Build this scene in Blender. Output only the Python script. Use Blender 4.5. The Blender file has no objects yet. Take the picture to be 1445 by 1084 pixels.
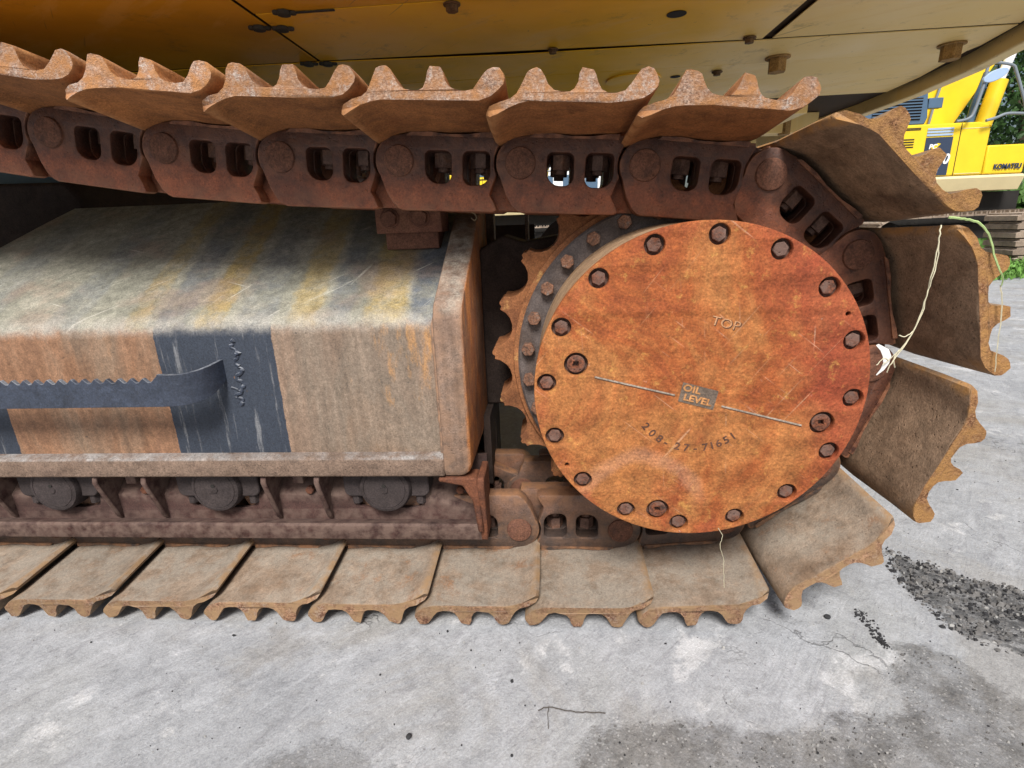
import bpy, bmesh, math, random
from mathutils import Vector, Matrix, noise as mnoise
from mathutils.geometry import tessellate_polygon
random.seed(7)
R = math.radians
S = 0.001
scn = bpy.context.scene
C = scn.collection

# ------------------------------------------------------------------ camera
def cam_axes(yaw, pitch, roll):
    a, b, c = R(yaw), R(pitch), R(roll)
    f = Vector((-math.sin(a)*math.cos(b), math.cos(a)*math.cos(b), -math.sin(b)))
    r = Vector((math.cos(a), math.sin(a), 0)); u = r.cross(f)
    return math.cos(c)*r + math.sin(c)*u, -math.sin(c)*r + math.cos(c)*u, f
r_, u_, f_ = cam_axes(4.45, 16.94, -2.18)
cd = bpy.data.cameras.new('camera'); cam = bpy.data.objects.new('camera', cd); C.objects.link(cam)
m = Matrix((r_, u_, -f_)).transposed().to_4x4(); m.translation = Vector((0, -0.8811, 0.7869))
cam.matrix_world = m
cd.sensor_width = 36; cd.lens = 741.22/1445*36; cd.clip_start = 0.05; cd.clip_end = 600
scn.camera = cam

# ------------------------------------------------------------------ sky and sun
w = bpy.data.worlds.new('World'); scn.world = w; w.use_nodes = True
wn = w.node_tree; wn.nodes.clear()
SUN_EL, SUN_AZ = 50, 184          # azimuth clockwise from +Y; soft light comes from behind the camera
sky = wn.nodes.new('ShaderNodeTexSky'); sky.sky_type = 'NISHITA'; sky.sun_disc = False
sky.sun_elevation = R(SUN_EL); sky.sun_rotation = R(SUN_AZ)
sky.dust_density = 4.0; sky.air_density = 1.0; sky.ozone_density = 1.0
bg = wn.nodes.new('ShaderNodeBackground'); bg.inputs[1].default_value = 0.07
wo = wn.nodes.new('ShaderNodeOutputWorld')
wn.links.new(sky.outputs[0], bg.inputs[0]); wn.links.new(bg.outputs[0], wo.inputs[0])
sd = bpy.data.lights.new('sun', 'SUN'); sd.energy = 3.3; sd.angle = R(18); sd.color = (1, .975, .945)
sun = bpy.data.objects.new('sun', sd); C.objects.link(sun)
sdir = Vector((math.sin(R(SUN_AZ))*math.cos(R(SUN_EL)), math.cos(R(SUN_AZ))*math.cos(R(SUN_EL)), math.sin(R(SUN_EL))))
sun.rotation_euler = sdir.to_track_quat('Z', 'Y').to_euler()
scn.view_settings.view_transform = 'Standard'; scn.view_settings.look = 'None'
scn.view_settings.exposure = 0.55; scn.view_settings.gamma = 1; scn.view_settings.use_curve_mapping = False
scn.cycles.max_bounces = 8; scn.cycles.diffuse_bounces = 5

# ------------------------------------------------------------------ material helpers
class NT:
    def __init__(s, name):
        s.m = bpy.data.materials.new(name); s.m.use_nodes = True; s.t = s.m.node_tree
        s.t.nodes.clear()
        s.out = s.t.nodes.new('ShaderNodeOutputMaterial'); s.b = s.t.nodes.new('ShaderNodeBsdfPrincipled')
        s.t.links.new(s.b.outputs[0], s.out.inputs[0])
    def put(s, sock, v):
        if isinstance(v, bpy.types.NodeSocket): s.t.links.new(v, sock)
        elif v is not None:
            if sock.type == 'RGBA' and len(v) == 3: v = (*v, 1)
            sock.default_value = v
    def nd(s, t, ins=None, **kw):
        n = s.t.nodes.new('ShaderNode'+t)
        for k, v in kw.items(): setattr(n, k, v)
        for k, v in (ins or {}).items(): s.put(n.inputs[k], v)
        return n
    def ma(s, op, a, b=None, c=None, clamp=False):
        n = s.t.nodes.new('ShaderNodeMath'); n.operation = op; n.use_clamp = clamp
        s.put(n.inputs[0], a); s.put(n.inputs[1], b); s.put(n.inputs[2], c); return n.outputs[0]
    def mix(s, f, a, b, mode='MIX'):
        n = s.t.nodes.new('ShaderNodeMix'); n.data_type = 'RGBA'; n.blend_type = mode
        s.put(n.inputs[0], f); s.put(n.inputs[6], a); s.put(n.inputs[7], b); return n.outputs[2]
    def ramp(s, f, stops, interp='LINEAR'):
        n = s.t.nodes.new('ShaderNodeValToRGB'); r = n.color_ramp; r.interpolation = interp
        while len(r.elements) < len(stops): r.elements.new(0.5)
        for e, (p, c) in zip(r.elements, stops):
            e.position = p; e.color = (c, c, c, 1) if isinstance(c, (int, float)) else (*c, 1)
        s.put(n.inputs[0], f); return n.outputs[0]
    def noise(s, vec, scale, det=6, rough=.6, dist=0.0, lac=2.0):
        return s.nd('TexNoise', {'Vector': vec, 'Scale': scale, 'Detail': det, 'Roughness': rough, 'Distortion': dist, 'Lacunarity': lac}).outputs[0]
    def step(s, v, lo, hi):
        n = s.t.nodes.new('ShaderNodeMapRange'); n.interpolation_type = 'SMOOTHSTEP'; n.clamp = True
        s.put(n.inputs[0], v); n.inputs[1].default_value = lo; n.inputs[2].default_value = hi
        n.inputs[3].default_value = 0; n.inputs[4].default_value = 1; return n.outputs[0]
    def coord(s, world=False, rnd=True):
        if world: return s.nd('NewGeometry').outputs['Position']
        o = s.nd('TexCoord').outputs['Object']
        if not rnd: return o
        i = s.nd('ObjectInfo').outputs['Random']
        k = s.ma('MULTIPLY', i, 37.0)
        return s.nd('VectorMath', {0: o, 1: s.nd('CombineXYZ', {0: k, 1: k, 2: k}).outputs[0]}, operation='ADD').outputs[0]
    def scaled(s, vec, x, y, z, rot=(0, 0, 0)):
        if any(rot): vec = s.nd('Mapping', {'Vector': vec, 'Rotation': rot}).outputs[0]
        return s.nd('Mapping', {'Vector': vec, 'Scale': (x, y, z)}).outputs[0]
    def bump(s, h, strength, dist=0.002, normal=None):
        n = s.nd('Bump', {'Height': h, 'Strength': strength, 'Distance': dist})
        if normal is not None: s.put(n.inputs['Normal'], normal)
        return n.outputs[0]
    def sep(s, v): return s.nd('SeparateXYZ', {0: v}).outputs

def mask01(n, v, c, wdt):      # 1 inside |v-c|<wdt
    return n.ma('LESS_THAN', n.ma('ABSOLUTE', n.ma('SUBTRACT', v, c)), wdt)

def metal(name, cols, s=9, dark=.55, grain=(.68, 1.34), gscale=300, bump=.65, rough=.82, dust=None, dustamt=.8, cut=None,
          pit=.4, spots=None, streak=0.0, world=False, metallic=0.0, spec=.3, edge=None, vary=.22, xface=None, grease_shade=None):
    n = NT(name); co = n.coord(world)
    a = n.noise(co, s, 8, .62, .6)
    k = len(cols)
    col = n.ramp(a, [(.30 + .42*i/(max(1, k-1)), c) for i, c in enumerate(cols)])
    b = n.noise(co, s*4.3, 8, .7, .3)
    col = n.mix(1.0, col, n.ramp(b, [(.3, dark), (.5, .95), (.72, 1.25)]), 'MULTIPLY')
    big = n.noise(co, s*1.3, 7, .7, 1.0)
    col = n.mix(n.ma('MULTIPLY', n.step(big, .52, .62), .45), col, n.mix(1.0, col, (.55, .50, .46), 'MULTIPLY'))
    if streak:
        st = n.noise(n.scaled(co, 60, 60, 3), 1.0, 5, .6)
        col = n.mix(streak, col, n.ramp(st, [(.35, .45), (.65, 1.5)]), 'MULTIPLY')
    if spots:
        sp = n.noise(co, s*2.1, 9, .75, .2)
        col = n.mix(n.step(sp, .56, .66), col, spots)
    geo = n.nd('NewGeometry')
    if xface:
        nx = n.sep(geo.outputs['Normal'])[0]
        xf = n.ma('MULTIPLY', n.step(nx, .3, .8), n.ramp(n.noise(n.scaled(co, 1, 1, .35), 9, 7, .7), [(.36, .15), (.55, 1)]))
        col = n.mix(xf, col, n.mix(n.step(n.noise(co, 16, 6), .4, .6), xface[0], xface[1]))
    if dust:
        nz = n.sep(geo.outputs['Normal'])[2]
        dn = n.noise(co, 14, 8, .7)
        f = n.ma('MULTIPLY', n.step(nz, .25, .9), n.ramp(dn, [(.42, .12), (.55, 1.0)]))
        f = n.ma('MULTIPLY', f, n.ramp(n.noise(co, 6, 6, .7, .8), [(.40, .35), (.56, 1.0)]))
        col = n.mix(n.ma('MULTIPLY', f, dustamt), col, dust)
    if grease_shade:  # darkens the shoe-side half: grease plus the under-shoe shade painted into the colour
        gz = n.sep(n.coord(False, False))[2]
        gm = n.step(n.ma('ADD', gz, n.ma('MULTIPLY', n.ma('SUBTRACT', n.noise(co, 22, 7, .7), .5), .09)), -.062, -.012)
        col = n.mix(n.ma('MULTIPLY', gm, .82), col, grease_shade)
    cutf = None
    if cut:
        ny = n.sep(n.nd('TexCoord').outputs['Normal'])[1]
        cutf = n.step(n.ma('MULTIPLY', ny, -1.0), .6, .9)
        cn = n.noise(co, 190, 4, .85)
        cutc = n.mix(n.step(cn, .40, .60), tuple(c*.75 for c in cut[0]), cut[1])
        cutc = n.mix(n.step(n.noise(co, 16, 6, .7), .46, .62), cutc, n.mix(n.step(cn, .44, .58), cut[0], cut[2]))
        col = n.mix(cutf, col, cutc)
    g = n.noise(co, gscale, 4, .75)
    col = n.mix(1.0, col, n.ramp(g, [(.34, grain[0]), (.66, grain[1])]), 'MULTIPLY')
    m3 = n.noise(co, 75, 7, .8, .3)
    col = n.mix(1.0, col, n.ramp(m3, [(.36, .86), (.5, 1.0), (.64, 1.13)]), 'MULTIPLY')
    vor = n.nd('TexVoronoi', {'Vector': co, 'Scale': 150, 'Randomness': 1}).outputs[0]
    pitm = n.ma('MULTIPLY', n.step(vor, .35, .1), n.step(n.noise(co, 60, 3), .45, .65))
    col = n.mix(n.ma('MULTIPLY', pitm, pit), col, n.mix(1.0, col, (.35, .3, .28), 'MULTIPLY'))
    if edge:
        pt = geo.outputs['Pointiness']
        e = n.ma('MULTIPLY', n.step(pt, .515, .57), n.ramp(n.noise(co, 40, 5), [(.35, .0), (.6, 1)]))
        col = n.mix(e, col, edge)
    if vary:
        r = n.nd('ObjectInfo').outputs['Random']
        v = n.ma('ADD', n.ma('MULTIPLY', r, vary), 1-vary/2)
        col = n.mix(1.0, col, n.nd('CombineColor', {0: v, 1: v, 2: v}).outputs[0], 'MULTIPLY')
    n.put(n.b.inputs['Base Color'], col)
    n.put(n.b.inputs['Roughness'], n.ma('ADD', n.ma('MULTIPLY', b, .3), rough-.15, clamp=True))
    n.b.inputs['Metallic'].default_value = metallic
    n.b.inputs['Specular IOR Level'].default_value = spec
    h = n.ma('ADD', n.ma('MULTIPLY', g, .45), n.ma('MULTIPLY', n.noise(co, 85, 6, .7), 1.0))
    h = n.ma('SUBTRACT', h, n.ma('MULTIPLY', pitm, .5))
    if cutf is not None:
        h = n.ma('ADD', h, n.ma('MULTIPLY', n.ma('MULTIPLY', cutf, 4.5), n.noise(co, 170, 4, .85)))
    nn = n.bump(h, bump, .0035)
    nn = n.bump(n.noise(co, 11, 4, .5), .35, .012, nn)
    n.put(n.b.inputs['Normal'], nn)
    return n.m

def flat(name, c, rough=.6, spec=.3, s=6, var=.25, bump=.15, metallic=0):
    n = NT(name); co = n.coord(False)
    a = n.noise(co, s, 7, .65)
    col = n.mix(1.0, c, n.ramp(a, [(.3, 1-var), (.7, 1+var)]), 'MULTIPLY')
    n.put(n.b.inputs['Base Color'], col); n.b.inputs['Roughness'].default_value = rough
    n.b.inputs['Specular IOR Level'].default_value = spec; n.b.inputs['Metallic'].default_value = metallic
    if bump: n.put(n.b.inputs['Normal'], n.bump(n.noise(co, s*12, 5, .7), bump, .003))
    return n.m

M = {}
CUT = ((.36, .205, .135), (.47, .335, .255), (.53, .47, .42))
M['shoe_top'] = metal('shoe_rust_upper', [(.17, .062, .022), (.31, .125, .042), (.24, .098, .038)], s=5, dark=.6, cut=CUT, dust=(.42, .33, .27), dustamt=.6, bump=.55, edge=(.42, .2, .08))
M['shoe_low'] = metal('shoe_rust_dusty', [(.19, .125, .08), (.27, .205, .15), (.22, .15, .10)], s=6, cut=((.13, .055, .032), (.33, .19, .115), (.30, .24, .19)), dust=(.275, .24, .195), dustamt=.8, bump=.38, spots=(.24, .13, .07), edge=(.27, .17, .09), dark=.55, grain=(.82, 1.18))
M['shoe_side'] = metal('shoe_rust_brown', [(.13, .08, .05), (.27, .18, .115), (.19, .125, .08)], s=6, dark=.6, cut=((.17, .07, .03), (.36, .19, .09), (.30, .18, .10)), dust=(.23, .18, .13), dustamt=.6, bump=.6, edge=(.38, .20, .07), pit=.8, grain=(.78, 1.24))
M['link'] = metal('chain_rust', vary=.35, cols=[(.10, .032, .018), (.29, .085, .034), (.17, .052, .024)], s=7, dark=.5, bump=.6, dust=(.16, .08, .055), dustamt=.4, rough=.55, spec=.5, edge=(.24, .10, .05), grease_shade=(.014, .007, .006))  # near-black last colour: grease with painted shade below the shoes
M['link_low'] = metal('chain_rust_greasy', [(.085, .06, .05), (.15, .085, .06), (.24, .10, .045)], s=8, dark=.6, bump=.5, dust=(.22, .11, .055), dustamt=.5, rough=.55, spec=.5, edge=(.24, .12, .06), grease_shade=(.032, .027, .025))
M['pin'] = metal('pin_rust', [(.075, .038, .028), (.15, .068, .042), (.11, .05, .035)], s=26, dark=.6, bump=.5, pit=.4)
M['nut'] = metal('nut_steel_rust', [(.09, .05, .04), (.17, .10, .075), (.2, .09, .05)], s=25, dark=.7, bump=.3, rough=.6)
M['guard'] = metal('guard_rust_plum', [(.036, .019, .017), (.062, .031, .026), (.054, .023, .018)], s=5, dark=.6, bump=.35, dust=(.065, .045, .04), dustamt=.6, pit=.3, edge=(.15, .10, .08))
M['guard_orange'] = metal('guard_rust_orange', [(.07, .035, .028), (.17, .062, .03), (.11, .045, .03)], s=8, dark=.6, bump=.5)
M['roller'] = metal('roller_paint_plum', [(.036, .028, .028), (.052, .040, .038)], s=8, dark=.8, bump=.2, pit=.2)
M['sprocket'] = metal('sprocket_rust', [(.16, .06, .028), (.30, .125, .05), (.23, .095, .04)], s=8, dark=.65, bump=.45, spots=(.40, .22, .08))
M['hub'] = metal('hub_grey_steel', [(.07, .06, .06), (.11, .09, .083), (.10, .07, .055)], s=9, dark=.65, bump=.3, rough=.6)
M['drum'] = metal('drum_tan', [(.26, .16, .09), (.33, .22, .13), (.28, .15, .07)], s=6, dark=.8, bump=.2, streak=.3)
M['dark'] = metal('dark_frame_steel', [(.035, .024, .02), (.06, .04, .032)], s=5, dark=.6, bump=.3)
M['block'] = metal('block_rust', [(.12, .05, .035), (.17, .08, .05)], s=9, dark=.7, bump=.3)

def cover_material():
    n = NT('cover_orange_rust'); co = n.coord(False, False)     # object origin = centre of the cover
    big = n.noise(co, 4.0, 6, .65, 1.0)
    col = n.ramp(big, [(.30, (.20, .042, .016)), (.44, (.30, .085, .024)), (.56, (.38, .150, .046)), (.70, (.27, .070, .022))])
    x, y, z = n.sep(co)[:3]
    red = n.step(n.ma('ADD', n.ma('ADD', x, n.ma('MULTIPLY', z, .35)), n.ma('MULTIPLY', n.noise(co, 7, 4), .12)), .17, .31)
    col = n.mix(n.ma('MULTIPLY', red, .75), col, (.255, .050, .024))
    m2 = n.noise(co, 26, 8, .72, .4)
    col = n.mix(1.0, col, n.ramp(m2, [(.32, .66), (.5, 1.0), (.68, 1.26)]), 'MULTIPLY')
    m3 = n.noise(co, 120, 6, .7, .3)
    col = n.mix(1.0, col, n.ramp(m3, [(.36, .84), (.5, 1.0), (.64, 1.16)]), 'MULTIPLY')
    yel = n.noise(co, 38, 9, .8)
    col = n.mix(n.ma('MULTIPLY', n.step(yel, .55, .68), .65), col, (.52, .27, .07))
    # pale worn arc and scuffs
    dx = n.ma('ADD', x, .09); dz = n.ma('ADD', z, .225)
    rr = n.ma('SQRT', n.ma('ADD', n.ma('MULTIPLY', dx, dx), n.ma('MULTIPLY', dz, dz)))
    ring = n.ma('SUBTRACT', 1.0, n.step(n.ma('ABSOLUTE', n.ma('SUBTRACT', n.ma('ADD', rr, n.ma('MULTIPLY', n.noise(co, 12, 3), .03)), .118)), .004, .022))
    ring = n.ma('MULTIPLY', ring, n.step(z, -.235, -.17))
    col = n.mix(n.ma('MULTIPLY', ring, .2), col, (.50, .31, .24))
    def scratch(ang, sc, lo, hi, c, amt):
        nonlocal col
        v = n.scaled(co, sc, 1, sc*.03, (0, R(ang), 0))
        f = n.ma('MULTIPLY', n.step(n.noise(v, 1.0, 2, .4), lo, hi), n.step(n.noise(co, 9, 3), .47, .6))
        col = n.mix(n.ma('MULTIPLY', f, amt), col, c)
    scratch(52, 190, .66, .74, (.58, .36, .24), .5)
    scratch(-38, 150, .67, .74, (.55, .33, .2), .45)
    scratch(5, 120, .69, .75, (.6, .42, .3), .45)
    rim = n.ma('SQRT', n.ma('ADD', n.ma('MULTIPLY', x, x), n.ma('MULTIPLY', z, z)))
    col = n.mix(n.ma('MULTIPLY', n.ma('MULTIPLY', n.step(rim, .235, .275), n.step(n.noise(co, 18, 6, .7), .45, .6)), .5), col, (.36, .09, .035))
    wh = n.noise(co, 30, 7, .8)
    col = n.mix(n.ma('MULTIPLY', n.step(wh, .66, .72), .5), col, (.5, .42, .36))
    g = n.noise(co, 250, 4, .85)
    col = n.mix(1.0, col, n.ramp(g, [(.34, .66), (.5, 1.0), (.66, 1.36)]), 'MULTIPLY')
    n.put(n.b.inputs['Base Color'], col)
    n.b.inputs['Roughness'].default_value = .8; n.b.inputs['Specular IOR Level'].default_value = .3
    h = n.ma('ADD', n.ma('MULTIPLY', g, .7), n.ma('MULTIPLY', n.noise(co, 110, 6, .7), 1.1))
    vo = n.nd('TexVoronoi', {'Vector': co, 'Scale': 130}, feature='SMOOTH_F1').outputs[0]
    h = n.ma('ADD', h, n.ma('MULTIPLY', vo, .5))
    nn = n.bump(h, .7, .003)
    nn = n.bump(n.noise(co, 22, 5, .6, .6), .12, .005, nn)
    nn = n.bump(n.noise(co, 3, 2, .5), .15, .03, nn)
    n.put(n.b.inputs['Normal'], nn)
    return n.m
M['cover'] = cover_material()

def frame_material():
    n = NT('track_frame_worn_paint'); co = n.coord(True)     # world metres: stripes are painted at fixed places
    x, y, z = n.sep(co)[:3]
    # vertical outer face: tan / rust
    v = n.scaled(co, 1, 1, .25)
    a = n.noise(v, 5, 7, .65, .5)
    face = n.ramp(a, [(.3, (.14, .075, .048)), (.45, (.235, .125, .070)), (.58, (.20, .135, .09)), (.72, (.27, .125, .05))])
    # browner left, greyer right
    gr = n.step(n.ma('ADD', x, n.ma('MULTIPLY', a, .2)), -.62, -.42)
    face = n.mix(n.ma('MULTIPLY', gr, .6), face, (.175, .15, .12))
    st = n.noise(n.scaled(co, 70, 70, 2.5), 1, 5, .65)
    face = n.mix(.45, face, n.ramp(st, [(.35, .72), (.65, 1.28)]), 'MULTIPLY')
    st2 = n.noise(n.scaled(co, 24, 24, 3.5, (0, R(7), 0)), 1, 8, .75, .4)
    face = n.mix(.8, face, n.ramp(st2, [(.34, .72), (.5, 1.0), (.66, 1.3)]), 'MULTIPLY')
    face = n.mix(.8, face, n.ramp(n.noise(co, 75, 6, .8), [(.36, .75), (.64, 1.25)]), 'MULTIPLY')
    orange = n.ma('MULTIPLY', n.step(n.noise(n.scaled(co, 20, 20, 6), 1, 6, .7), .55, .68), n.step(x, -.5, -.3))
    face = n.mix(n.ma('MULTIPLY', orange, .8), face, (.40, .21, .08))
    paint = (.032, .040, .056)
    pn = n.noise(n.scaled(co, 55, 55, 5), 1, 6, .7)
    painc = n.mix(n.step(pn, .55, .68), paint, (.15, .155, .165))
    xs = n.ma('ADD', x, n.ma('MULTIPLY', n.noise(co, 45, 5, .7), .008))
    def band(c, wdt): return mask01(n, xs, c, wdt)
    b1 = band(-.686, .126); b2 = n.ma('MULTIPLY', band(-1.29, .100), 1.0)
    bands = n.ma('MAXIMUM', b1, b2)
    face = n.mix(bands, face, painc)
    # sloping top: grey green dust, pale scratches, yellow and dark hazard bars
    t = n.noise(n.scaled(co, 1, 1, 1), 7, 8, .7, .5)
    top = n.ramp(t, [(.3, (.15, .15, .12)), (.5, (.22, .215, .17)), (.68, (.32, .30, .24))])
    sx = n.ma('ADD', x, n.ma('MULTIPLY', y, .10))
    def tb(c, wdt, colr, amt):
        nonlocal top
        f = n.ma('MULTIPLY', n.ma('SUBTRACT', 1.0, n.step(n.ma('ABSOLUTE', n.ma('SUBTRACT', n.ma('ADD', sx, n.ma('MULTIPLY', n.noise(co, 22, 5, .7), .05)), c)), wdt*.55, wdt)), n.ramp(n.noise(co, 16, 7, .75), [(.35, .15), (.55, 1)]))
        top = n.mix(n.ma('MULTIPLY', f, amt), top, colr)
    Y_ = (.33, .24, .085); B_ = (.105, .12, .14)
    smear = n.noise(n.scaled(co, 5, 16, 5, (0, 0, R(-38))), 1, 8, .75, .5)
    top = n.mix(n.ma('MULTIPLY', n.step(smear, .52, .66), .45), top, (.36, .35, .28))
    for c, wd, colr, am in ((-.20, .05, B_, .9), (-.29, .05, Y_, .75), (-.385, .035, B_, .6), (-.46, .04, Y_, .6), (-.56, .05, B_, .5), (-.655, .038, Y_, .8), (-.74, .045, B_, .6), (-.82, .03, Y_, .5), (-.98, .05, B_, .4), (-1.2, .06, B_, .35)):
        tb(c, wd, colr, am)
    brow = n.step(n.noise(co, 6, 5, .6), .5, .66)
    top = n.mix(n.ma('MULTIPLY', brow, .45), top, (.20, .13, .095))
    top = n.mix(.9, top, n.ramp(n.noise(co, 48, 9, .82, .4), [(.36, .62), (.5, 1.0), (.64, 1.35)]), 'MULTIPLY')
    for ang, sc, lo in ((40, 110, .66), (52, 160, .67), (68, 130, .68), (-20, 140, .69)):
        v2 = n.scaled(co, sc*.035, sc, sc*.035, (0, 0, R(-ang)))
        f = n.ma('MULTIPLY', n.step(n.noise(v2, 1, 3, .5, .3), lo, lo+.05), n.step(n.noise(co, 8, 3), .46, .6))
        top = n.mix(n.ma('MULTIPLY', f, .55), top, (.50, .48, .41))
    zz = n.ma('ADD', z, n.ma('MULTIPLY', n.noise(co, 30, 6, .7), .03))
    f = n.step(zz, .612, .632)
    col = n.mix(f, face, top)
    # scuffed pale knuckle
    kn = n.ma('MULTIPLY', n.ma('SUBTRACT', 1.0, n.step(n.ma('ABSOLUTE', n.ma('SUBTRACT', zz, .628)), .004, .026)), n.ramp(n.noise(co, 26, 8, .75), [(.35, .1), (.6, 1)]))
    col = n.mix(n.ma('MULTIPLY', kn, .5), col, (.40, .37, .32))
    peel = n.step(n.noise(n.scaled(co, 1, 1, .6), 28, 8, .8), .66, .7)
    col = n.mix(n.ma('MULTIPLY', peel, .7), col, (.34, .15, .06))
    specks = n.step(n.noise(co, 95, 3, .6), .70, .74)
    col = n.mix(n.ma('MULTIPLY', specks, .8), col, (.05, .04, .035))
    g = n.noise(co, 350, 4, .75)
    col = n.mix(1.0, col, n.ramp(g, [(.34, .66), (.66, 1.36)]), 'MULTIPLY')
    n.put(n.b.inputs['Base Color'], col); n.put(n.b.inputs['Roughness'], n.ramp(t, [(.3, .5), (.7, .75)]))
    n.b.inputs['Specular IOR Level'].default_value = .35
    nn = n.bump(n.ma('ADD', n.ma('MULTIPLY', g, .5), n.noise(n.scaled(co, 1, 1, .4), 90, 6, .7)), .35, .002)
    nn = n.bump(n.noise(co, 9, 3, .5), .3, .01, nn)
    n.put(n.b.inputs['Normal'], nn)
    return n.m
M['frame'] = frame_material()
M['endplate'] = metal('end_plate_worn', [(.12, .082, .062), (.20, .14, .105), (.15, .10, .075), (.25, .115, .055)], s=5, dark=.65, bump=.5, dust=(.46, .42, .35), dustamt=.8, streak=.4, edge=(.40, .24, .15), world=True, xface=((.52, .20, .06), (.34, .13, .055)))
M['flange'] = metal('flange_worn', [(.11, .072, .052), (.18, .125, .092), (.15, .10, .075)], s=7, dark=.6, bump=.7, dust=(.33, .32, .31), dustamt=.8, world=True, pit=.6)
M['bar'] = metal('blue_black_paint', [(.026, .034, .052), (.04, .05, .075)], s=9, dark=.8, bump=.2, dust=(.36, .38, .41), dustamt=.75, rough=.5, spec=.5, pit=.3)

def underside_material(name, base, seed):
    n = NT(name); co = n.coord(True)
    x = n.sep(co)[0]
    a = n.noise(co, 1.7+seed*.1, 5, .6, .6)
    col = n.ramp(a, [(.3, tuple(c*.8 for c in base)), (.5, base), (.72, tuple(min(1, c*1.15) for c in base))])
    bounce_right = n.step(n.ma('ADD', x, n.ma('MULTIPLY', n.noise(co, 2.6, 6, .6), .7)), .6, 1.1)  # paler to the right: bounce light from the open side painted into the colour
    col = n.mix(n.ma('MULTIPLY', bounce_right, .85), col, (.92, .69, .30))
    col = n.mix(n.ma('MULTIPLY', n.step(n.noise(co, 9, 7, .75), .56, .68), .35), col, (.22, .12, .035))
    wipe = n.noise(n.scaled(co, 3, 12, 1, (0, 0, R(35))), 1.2, 4, .6)
    col = n.mix(n.ma('MULTIPLY', n.step(wipe, .55, .66), .35), col, (.84, .56, .17))
    col = n.mix(n.ma('MULTIPLY', n.step(n.noise(co, 60, 4, .7), .68, .72), .7), col, (.13, .06, .02))
    sc = n.step(n.noise(n.scaled(co, 90, 3, 3, (0, 0, R(-40))), 1, 2), .70, .74)
    col = n.mix(n.ma('MULTIPLY', sc, .4), col, (.20, .11, .05))
    n.put(n.b.inputs['Base Color'], col)
    n.put(n.b.inputs['Roughness'], n.ramp(n.noise(co, 3, 5), [(.35, .35), (.65, .6)]))
    n.b.inputs['Specular IOR Level'].default_value = .25
    n.put(n.b.inputs['Normal'], n.bump(n.noise(co, 5, 4, .5), .25, .01))
    return n.m
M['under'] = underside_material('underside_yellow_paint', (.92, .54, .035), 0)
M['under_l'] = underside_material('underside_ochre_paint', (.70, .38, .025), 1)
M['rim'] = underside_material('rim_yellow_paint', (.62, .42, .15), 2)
M['cavity'] = flat('cavity_dark', (.05, .03, .015), .9)
M['rubber'] = flat('grease_clip_dark', (.05, .05, .04), .8, s=40)
M['boltdark'] = metal('bolt_dark_rust', [(.09, .055, .03), (.20, .12, .05)], s=30, dark=.7, bump=.2)
M['boltyel'] = metal('bolt_yellow_rust', [(.30, .17, .05), (.42, .26, .10)], s=20, dark=.7, bump=.2)
M['coverbolt'] = metal('cover_bolt_rust', [(.04, .025, .02), (.17, .055, .025), (.09, .04, .025)], s=75, dark=.5, bump=.8, grain=(.4, 1.7), edge=(.16, .10, .08))
M['ringbolt'] = metal('ring_bolt_rust', [(.08, .06, .05), (.20, .095, .055), (.17, .14, .12)], s=70, dark=.45, bump=.4, grain=(.5, 1.5))
M['recess'] = metal('recess_dark', [(.09, .055, .045), (.15, .09, .07)], s=30, dark=.7)
M['groove'] = metal('stamped_grey', [(.24, .20, .16), (.36, .30, .24)], s=30, dark=.75, bump=.2)
M['levelbg'] = metal('level_recess', [(.12, .09, .07), (.19, .145, .11)], s=30, dark=.75, bump=.2)
M['leveltx'] = metal('level_letters', [(.42, .19, .065), (.48, .24, .10)], s=30, dark=.8, bump=.2)
M['stamp'] = metal('stamped_rust', [(.40, .20, .09), (.50, .28, .15)], s=30, dark=.8, bump=.2)
M['stampdark'] = metal('stamped_dark', [(.085, .04, .025), (.12, .055, .035)], s=30, dark=.8, bump=.2)
M['blue'] = flat('blue_grey_paint', (.075, .13, .17), .6)
M['straw'] = flat('dry_straw', (.55, .51, .36), .7, s=60)
M['stem'] = flat('green_stem', (.36, .48, .20), .7, s=60)
M['paper'] = flat('white_film', (.75, .75, .72), .5, s=20)
M['wire'] = flat('thin_wire', (.35, .28, .18), .5)
M['twig'] = flat('twig_dark', (.07, .06, .05), .8)
M['stone'] = flat('stone_chips', (.14, .135, .13), .9, s=30, var=.5)
M['stonepale'] = flat('pale_chips', (.33, .325, .31), .9, s=30, var=.3)
M['stonedark'] = flat('dark_stone', (.03, .03, .032), .8, s=30)
M['yellow'] = flat('machine_yellow', (.80, .56, .02), .35, .5, s=2, var=.08, bump=0)
M['cream'] = flat('machine_cream', (.72, .62, .36), .5, s=2, var=.08, bump=0)
M['hood'] = flat('hood_blue_grey', (.075, .13, .20), .5, s=2, var=.1, bump=0)
M['decal'] = flat('decal_navy', (.035, .05, .085), .4, s=2, var=.05, bump=0)
M['white'] = flat('white_paint', (.8, .8, .8), .5, s=2, var=.05, bump=0)
M['lightblue'] = flat('pale_blue_stripe', (.33, .44, .60), .5, s=2, var=.05, bump=0)
M['railgrey'] = flat('rail_grey', (.20, .23, .26), .4, s=2, var=.1, bump=0)
M['chrome'] = flat('piston_rod', (.7, .7, .72), .2, .5, s=2, var=.05, bump=0, metallic=.6)
M['bgtrack'] = metal('far_track_rust', [(.20, .15, .11), (.33, .26, .20)], s=3, dark=.7, bump=.3, dust=(.5, .43, .36))
M['bgblack'] = flat('far_black', (.02, .018, .016), .8)
M['leaf'] = flat('leaf_dark_green', (.045, .10, .025), .6, s=1.2, var=.5, bump=0)
M['leaf2'] = flat('leaf_mid_green', (.08, .17, .035), .6, s=1.5, var=.45, bump=0)
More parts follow.
